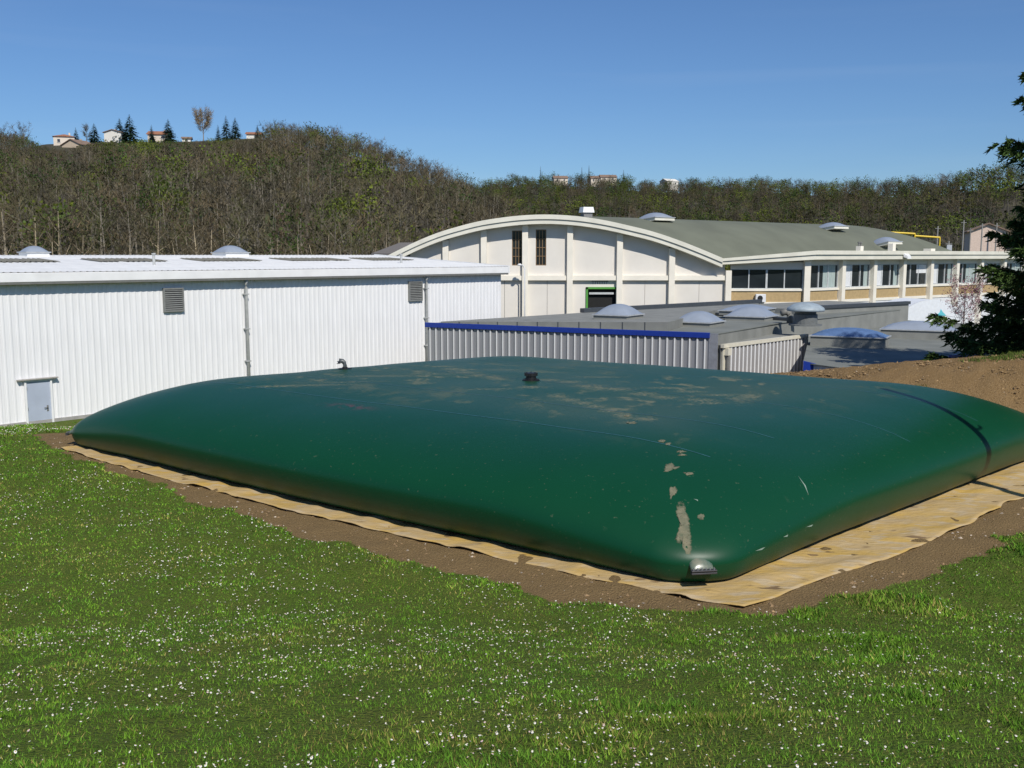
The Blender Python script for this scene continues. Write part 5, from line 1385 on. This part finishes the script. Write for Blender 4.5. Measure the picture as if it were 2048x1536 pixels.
# ------------------------------------------------------------ spruce on the right
def spruce(loc, H, R0, label):
    r = np.random.default_rng(14)
    t = empty('spruce_tree', loc, label, 'tree')
    o = Vector(loc)
    mb = MB(); mb.tube([o + Vector((0, 0, -.5)), o + Vector((.05, 0, H * .5)), o + Vector((0, 0, H))], [.24, .14, .015], 10)
    mb.build('trunk', mat('spruce_bark', (.085, .06, .042), .95, var=.3, bump=.6, bscale=20), t)
    BV, BT = [], []; kb = 0; VV = []
    z = .25
    while z < H - .3:
        f = z / H; L0 = R0 * (1 - f) ** .5 * (.82 if int(z * 1.35) % 3 == 0 else 1.0) + .12
        if z < 1.6: L0 *= .80 + .12 * z
        nb = 9 if f < .75 else 7
        a0 = r.random() * 6.28
        for j in range(nb):
            a = a0 + j * 6.283 / nb + r.normal(0, .22); ln = L0 * r.uniform(.68, 1.14)
            d = np.array([math.cos(a), math.sin(a), 0]); s = np.array([-d[1], d[0], 0])
            zz = z + r.normal(0, .1)
            up = -.06 + .5 * f
            ts = np.linspace(0, 1, 7)
            path = np.array([d * ln * q + np.array([0, 0, zz + ln * (up * q - .34 * q * q + .26 * q ** 4)]) for q in ts])
            V, T = tube_np(list(path[::2]), [.032 * (1 - f) + .008, .018 * (1 - f) + .006, .009, .004], 3); BV.append(V); BT.append(T + kb); kb += len(V)
            n2 = int((16 + ln * 15) * (1.05 if z < 11.5 else .5))
            q = r.uniform(.12, 1, n2) ** .8
            P = np.stack([np.interp(q, ts, path[:, c]) for c in range(3)], -1)
            side = np.where(r.random(n2) < .5, 1, -1)
            tl = (ln * .34 * (1.08 - q) + .16) * r.uniform(.6, 1.2, n2)
            dd = d * .62 + s * side[:, None] * r.uniform(.5, 1.0, (n2, 1)) + np.array([0, 0, -.30]) + r.normal(0, .12, (n2, 3)); dd /= np.linalg.norm(dd, axis=1, keepdims=True)
            m = 17 if z < 11.5 else 6
            g_ = np.linspace(.02, 1, m)
            C = P[:, None] + dd[:, None] * (tl[:, None] * g_)[..., None] + np.array([0, 0, -1]) * (.20 * tl[:, None] * g_ ** 2)[..., None]
            nd = dd[:, None] * .9 + r.normal(0, .40, (n2, m, 3)) + np.array([0, 0, .05]); nd /= np.linalg.norm(nd, axis=2, keepdims=True)
            sd = np.cross(nd, r.normal(0, 1, (n2, m, 3))); sd /= np.linalg.norm(sd, axis=2, keepdims=True) + 1e-9
            w, l = .036, .18
            VV.append(np.stack([C - sd * w, C + sd * w, C + nd * l * r.uniform(.7, 1.3, (n2, m, 1))], 2).reshape(-1, 3))
        z += .25 + .10 * f
    link('branches', npmesh('branches', np.concatenate(BV), np.concatenate(BT), [mat('spruce_wood', (.07, .05, .035), .95)]), t)
    V = np.concatenate(VV)
    cc = np.repeat(r.uniform(.5, 1.9, (len(V) // 60 + 1, 1)), 60, 0)[:len(V)] * np.array([1, 1, 1])
    link('crown', npmesh('crown', V, np.arange(len(V)).reshape(-1, 3), [mat('spruce_needles', (.040, .072, .016), .75, var=.25, scale=2, attr='tint', spec=.2)], cc), t)
    return t
spruce((19.0, 30.0, float(gz(18.9, 29.0)) + .0), 15.5, 5.9, 'large dark green spruce standing at the right edge behind the soil mound')

# wooden pole outside the frame whose shadow crosses the tank
up_ = empty('utility_pole', (10.85, 14.1, float(gz(10.85, 14.1))), 'tall wooden pole standing in the grass outside the right edge', 'pole')
po = ORG[up_]
MB().tube([po - Vector((0, 0, .5)), po + Vector((0, 0, 9.5))], [.13, .095], 10).build('shaft', mat('pole_wood', (.14, .10, .07), .9, var=.3), up_)
MB().tube([po + Vector((0, 0, 6.4)), po + Vector((.22, .1, 6.5)), po + Vector((.30, .12, 6.62))], [.03, .03, .05], 6).build('insulator_bracket', mat('pole_wood', (.14, .10, .07)), up_)

# ------------------------------------------------------------ lawn blades, daisies, stones
lr = np.random.default_rng(99)
def visible_area(n, y0, y1, pw_, xr=.62):
    u = lr.random(n)
    Y = (y0 ** pw_ + u * (y1 ** pw_ - y0 ** pw_)) ** (1 / pw_)
    X = lr.uniform(-1, 1, n) * (xr * Y + 1.0)
    return X, Y
def hexcol(*c): return np.array(c)
V_, T_, C_ = [], [], []
X, Y = visible_area(680000, 3.6, 37.0, .4)
keep = (~soil_mask(X, Y)) & ((X + 18.6) * .729 - (Y - 36) * .685 > .05) & ~((X > -9.5) & (Y > 23.5) & (X < 12))
keep &= ~((Y > 22) & (X > 0))
# ragged fringe of tufts on the soil edge
X, Y = X[keep], Y[keep]
Z = gz(X, Y) - .02 + (vnoise(X * 5, Y * 5, 5) - .5) * .05 + (vnoise(X * 1.1, Y * 1.1, 6) - .5) * .10
n = len(X)
dist = np.sqrt(X * X + Y * Y)
tall = sstep(.62, .85, vnoise(X * 1.7, Y * 1.7, 80)); dry = sstep(.55, .80, vnoise(X * 1.1 + 9, Y * 1.1, 81)); dark = vnoise(X * 3.1, Y * 3.1, 82)
hgt = (.021 + .026 * lr.random(n)) * (1 + .8 * tall * sstep(-2, 6, X)) * (1 + .25 * tall) * np.clip(.85 + dist * .016, 1, 1.4)
wid = np.maximum(.0042, .00062 * dist) * lr.uniform(.8, 1.6, n)
az = lr.uniform(0, 6.283, n); lean = lr.uniform(.15, 1.1, n) * hgt
la = lr.uniform(0, 6.283, n)
sx, sy = np.cos(az) * wid, np.sin(az) * wid
b0 = np.stack([X - sx, Y - sy, Z], -1); b1 = np.stack([X + sx, Y + sy, Z], -1)
tp = np.stack([X + np.cos(la) * lean, Y + np.sin(la) * lean, Z + hgt], -1)
GV = np.stack([b0, b1, tp], 1).reshape(-1, 3)
gr = np.array([.125, .225, .030]); ye = np.array([.205, .235, .055]); dk = np.array([.070, .150, .026]); br = np.array([.27, .20, .10])
f = np.clip(dark * 1.3 - .15 + lr.normal(0, .2, n), 0, 1)[:, None]
colr = gr * (1 - f) + dk * f
yy = np.clip(.32 * dry + lr.normal(0, .18, n), 0, .9)[:, None]
colr = colr * (1 - yy) + ye * yy
brn = (lr.random(n) < .07 + .16 * dry)[:, None]; colr = np.where(brn, br, colr)
colr = colr * (.62 + .45 * vnoise(X * 1.3, Y * .8, 83) + .40 * vnoise(X * 5, Y * 3.5, 84))[:, None] * lr.uniform(.55, 1.55, (n, 1)) * np.array([.98, 1.12, .68])
gm = mat('grass_blades', (1, 1, 1), .75, var=0.0, attr='tint', spec=.08)
go = link('lawn_grass', npmesh('lawn_grass', GV, np.arange(len(GV)).reshape(-1, 3), [gm], np.repeat(colr, 3, 0)))
tag(go, 'short green lawn grass on the bank around the tank', 'grass', kind='stuff')
# daisies
X, Y = visible_area(105000, 3.8, 36.5, 1.35)
dens = sstep(.30, .72, vnoise(X * .8, Y * .8, 90)) * .55 + sstep(.5, .8, vnoise(X * 3, Y * 3, 91)) * .45 + .06
dens *= np.where(X > 1.5 + .1 * Y, .6, 1.0) * np.where(Y < 8, 1.25, 1.0)
keep = (lr.random(len(X)) < dens * .55) & ~soil_mask(X, Y) & ((X + 18.6) * .729 - (Y - 36) * .685 > .1) & ~((X > -9.5) & (Y > 23.5)) & ~((Y > 22) & (X > 0))
X, Y = X[keep], Y[keep]; n = len(X)
Z = gz(X, Y) + (vnoise(X * 5, Y * 5, 5) - .5) * .05 + (vnoise(X * 1.1, Y * 1.1, 6) - .5) * .10 + .026 + lr.random(n) * .024
rad = lr.uniform(.0045, .0092, n) * np.clip(1 + (np.hypot(X, Y) - 8) * .045, 1.0, 1.75)
ang = np.arange(7) * 2 * math.pi / 7
ring = np.stack([np.cos(ang), np.sin(ang), 0 * ang], -1)
tl = lr.normal(0, .35, (n, 2))
DVr = np.stack([X[:, None] + ring[None, :, 0] * rad[:, None], Y[:, None] + ring[None, :, 1] * rad[:, None],
                Z[:, None] + (ring[None, :, 0] * tl[:, :1] + ring[None, :, 1] * tl[:, 1:]) * rad[:, None]], -1)
ctr = np.stack([X, Y, Z + rad * .35], -1)[:, None]
low = np.stack([X, Y, Z - rad * .9], -1)[:, None]
y1 = DVr * .38 + ctr * .62 + np.array([0, 0, .0012])
DV = np.concatenate([DVr, ctr, low, y1, ctr + np.array([0, 0, .003])], 1)      # 7 + 1 + 1 + 7 + 1 = 17
tri = [(i, (i + 1) % 7, 7) for i in range(7)] + [(9 + i, 9 + (i + 1) % 7, 16) for i in range(7)]
DT = (np.array(tri)[None] + (np.arange(n) * 17)[:, None, None]).reshape(-1, 3)
mi = np.tile(np.array([0] * 7 + [1] * 7), n)
pink = lr.random((n, 1)) < .2
pc = np.where(pink, np.array([.58, .44, .47]), np.array([.70, .69, .66])); pc = np.repeat(pc, 17, 0)
do = link('daisies', npmesh('daisies', DV.reshape(-1, 3), DT, [mat('daisy_petals', (1, 1, 1), .7, var=0, attr='tint'), mat('daisy_centre', (.55, .38, .05), .8)], pc, mi))
tag(do, 'scattered small white daisies in the lawn', 'daisies', kind='stuff')
# stones and clods
def stones(n, sampler, r0, r1, name, label, m, seed):
    r = np.random.default_rng(seed)
    X, Y = sampler(r, n); n = len(X)
    Zs = gz(X, Y) - .03
    u = np.array([[1, 0, 0], [-1, 0, 0], [0, 1, 0], [0, -1, 0], [0, 0, 1], [0, 0, -1]], float)
    fc = np.array([(0, 2, 4), (2, 1, 4), (1, 3, 4), (3, 0, 4), (2, 0, 5), (1, 2, 5), (3, 1, 5), (0, 3, 5)])
    sz = r.uniform(r0, r1, (n, 1, 1)) * r.uniform(.6, 1.2, (n, 1, 3)) * (r.random((n, 1, 1)) ** 1.5 + .35)
    V = u[None] * sz * r.uniform(.75, 1.25, (n, 6, 1)); a = r.uniform(0, 6.28, n); c, s = np.cos(a)[:, None], np.sin(a)[:, None]
    x = V[..., 0] * c - V[..., 1] * s; y = V[..., 0] * s + V[..., 1] * c
    V = np.stack([x + X[:, None], y + Y[:, None], V[..., 2] * .7 + Zs[:, None]], -1).reshape(-1, 3)
    T = (fc[None] + (np.arange(n) * 6)[:, None, None]).reshape(-1, 3)
    tint = np.repeat(r.uniform(.6, 1.5, (n, 1)) * np.ones(3), 6, 0)
    o = link(name, npmesh(name, V, T, [m], tint)); tag(o, label, 'stones', kind='stuff')
def samp_soil(r, n):
    X = r.uniform(-12, 20, n * 4); Y = r.uniform(11, 33, n * 4)
    k = soil_mask(X, Y) & (Y < crest_y(X) + 2.5) & ~inpoly(X, Y, [(v.x, v.y) for v in (M_N, M_L, M_B, M_R)])
    return X[k][:n], Y[k][:n]
stones(13000, samp_soil, .006, .032, 'soil_clods', 'brown soil crumbs and clods on the bare earth around the tank', mat('clods', (.20, .132, .066), .95, var=.3, attr='tint'), 1)
stones(2400, samp_soil, .008, .034, 'gravel', 'pale stones scattered over the bare earth and the mound', mat('pale_stone', (.36, .30, .23), .9, var=.2, attr='tint'), 2)
def samp_berm(r, n):
    X = r.uniform(3, 20, n * 5); Y = r.uniform(23, 32, n * 5)
    k = soil_mask(X, Y) & (Y < crest_y(X) + 1.5) & (Y > crest_y(X) - 6) & ~inpoly(X, Y, [(v.x, v.y) for v in (M_N, M_L, M_B, M_R)])
    return X[k][:n], Y[k][:n]
stones(7000, samp_berm, .018, .055, 'mound_clods', 'rough earth clods covering the soil mound behind the tank', mat('mound_clods', (.21, .138, .066), .95, var=.3, attr='tint'), 7)
def weeds(n, label, name, seed, region):
    r = np.random.default_rng(seed); X, Y = region(r, n)
    n = len(X); Zw = gz(X, Y) - .03
    m = 9
    c = np.stack([X, Y, Zw], -1)[:, None] + r.normal(0, .07, (n, m, 3)) * np.array([1, 1, .1])
    d = r.normal(0, .6, (n, m, 3)); d[..., 2] = np.abs(d[..., 2]) + .7; d /= np.linalg.norm(d, axis=2, keepdims=True)
    s = np.cross(d, r.normal(0, 1, (n, m, 3))); s /= np.linalg.norm(s, axis=2, keepdims=True)
    V = np.stack([c - s * .012, c + s * .012, c + d * r.uniform(.05, .15, (n, m, 1))], 2).reshape(-1, 3)
    o = link(name, npmesh(name, V, np.arange(len(V)).reshape(-1, 3), [gm], np.ones((len(V), 3)) * np.array([.10, .14, .03]) * np.repeat(r.uniform(.6, 1.4, (len(V) // 3, 1)), 3, 0)))
    tag(o, label, 'weeds', kind='stuff')
def wreg(r, n):
    X = r.uniform(4, 19, n * 6); Y = r.uniform(22, 31, n * 6); cy = crest_y(X)
    cl = vnoise(X * .9, Y * .9, 95) + .35 * np.exp(-((Y - cy) / .35) ** 2) + .28 * np.exp(-((Y - cy + 5.6) / .5) ** 2) * (X > 9)
    k = (cl > .83) & (Y < cy + 1) & (Y > cy - 6.2) & ~inpoly(X, Y, [(v.x, v.y) for v in (M_N, M_L, M_B, M_R)])
    return X[k][:n], Y[k][:n]
weeds(1500, 'small green weeds sprouting on the brown soil mound', 'mound_weeds', 4, wreg)
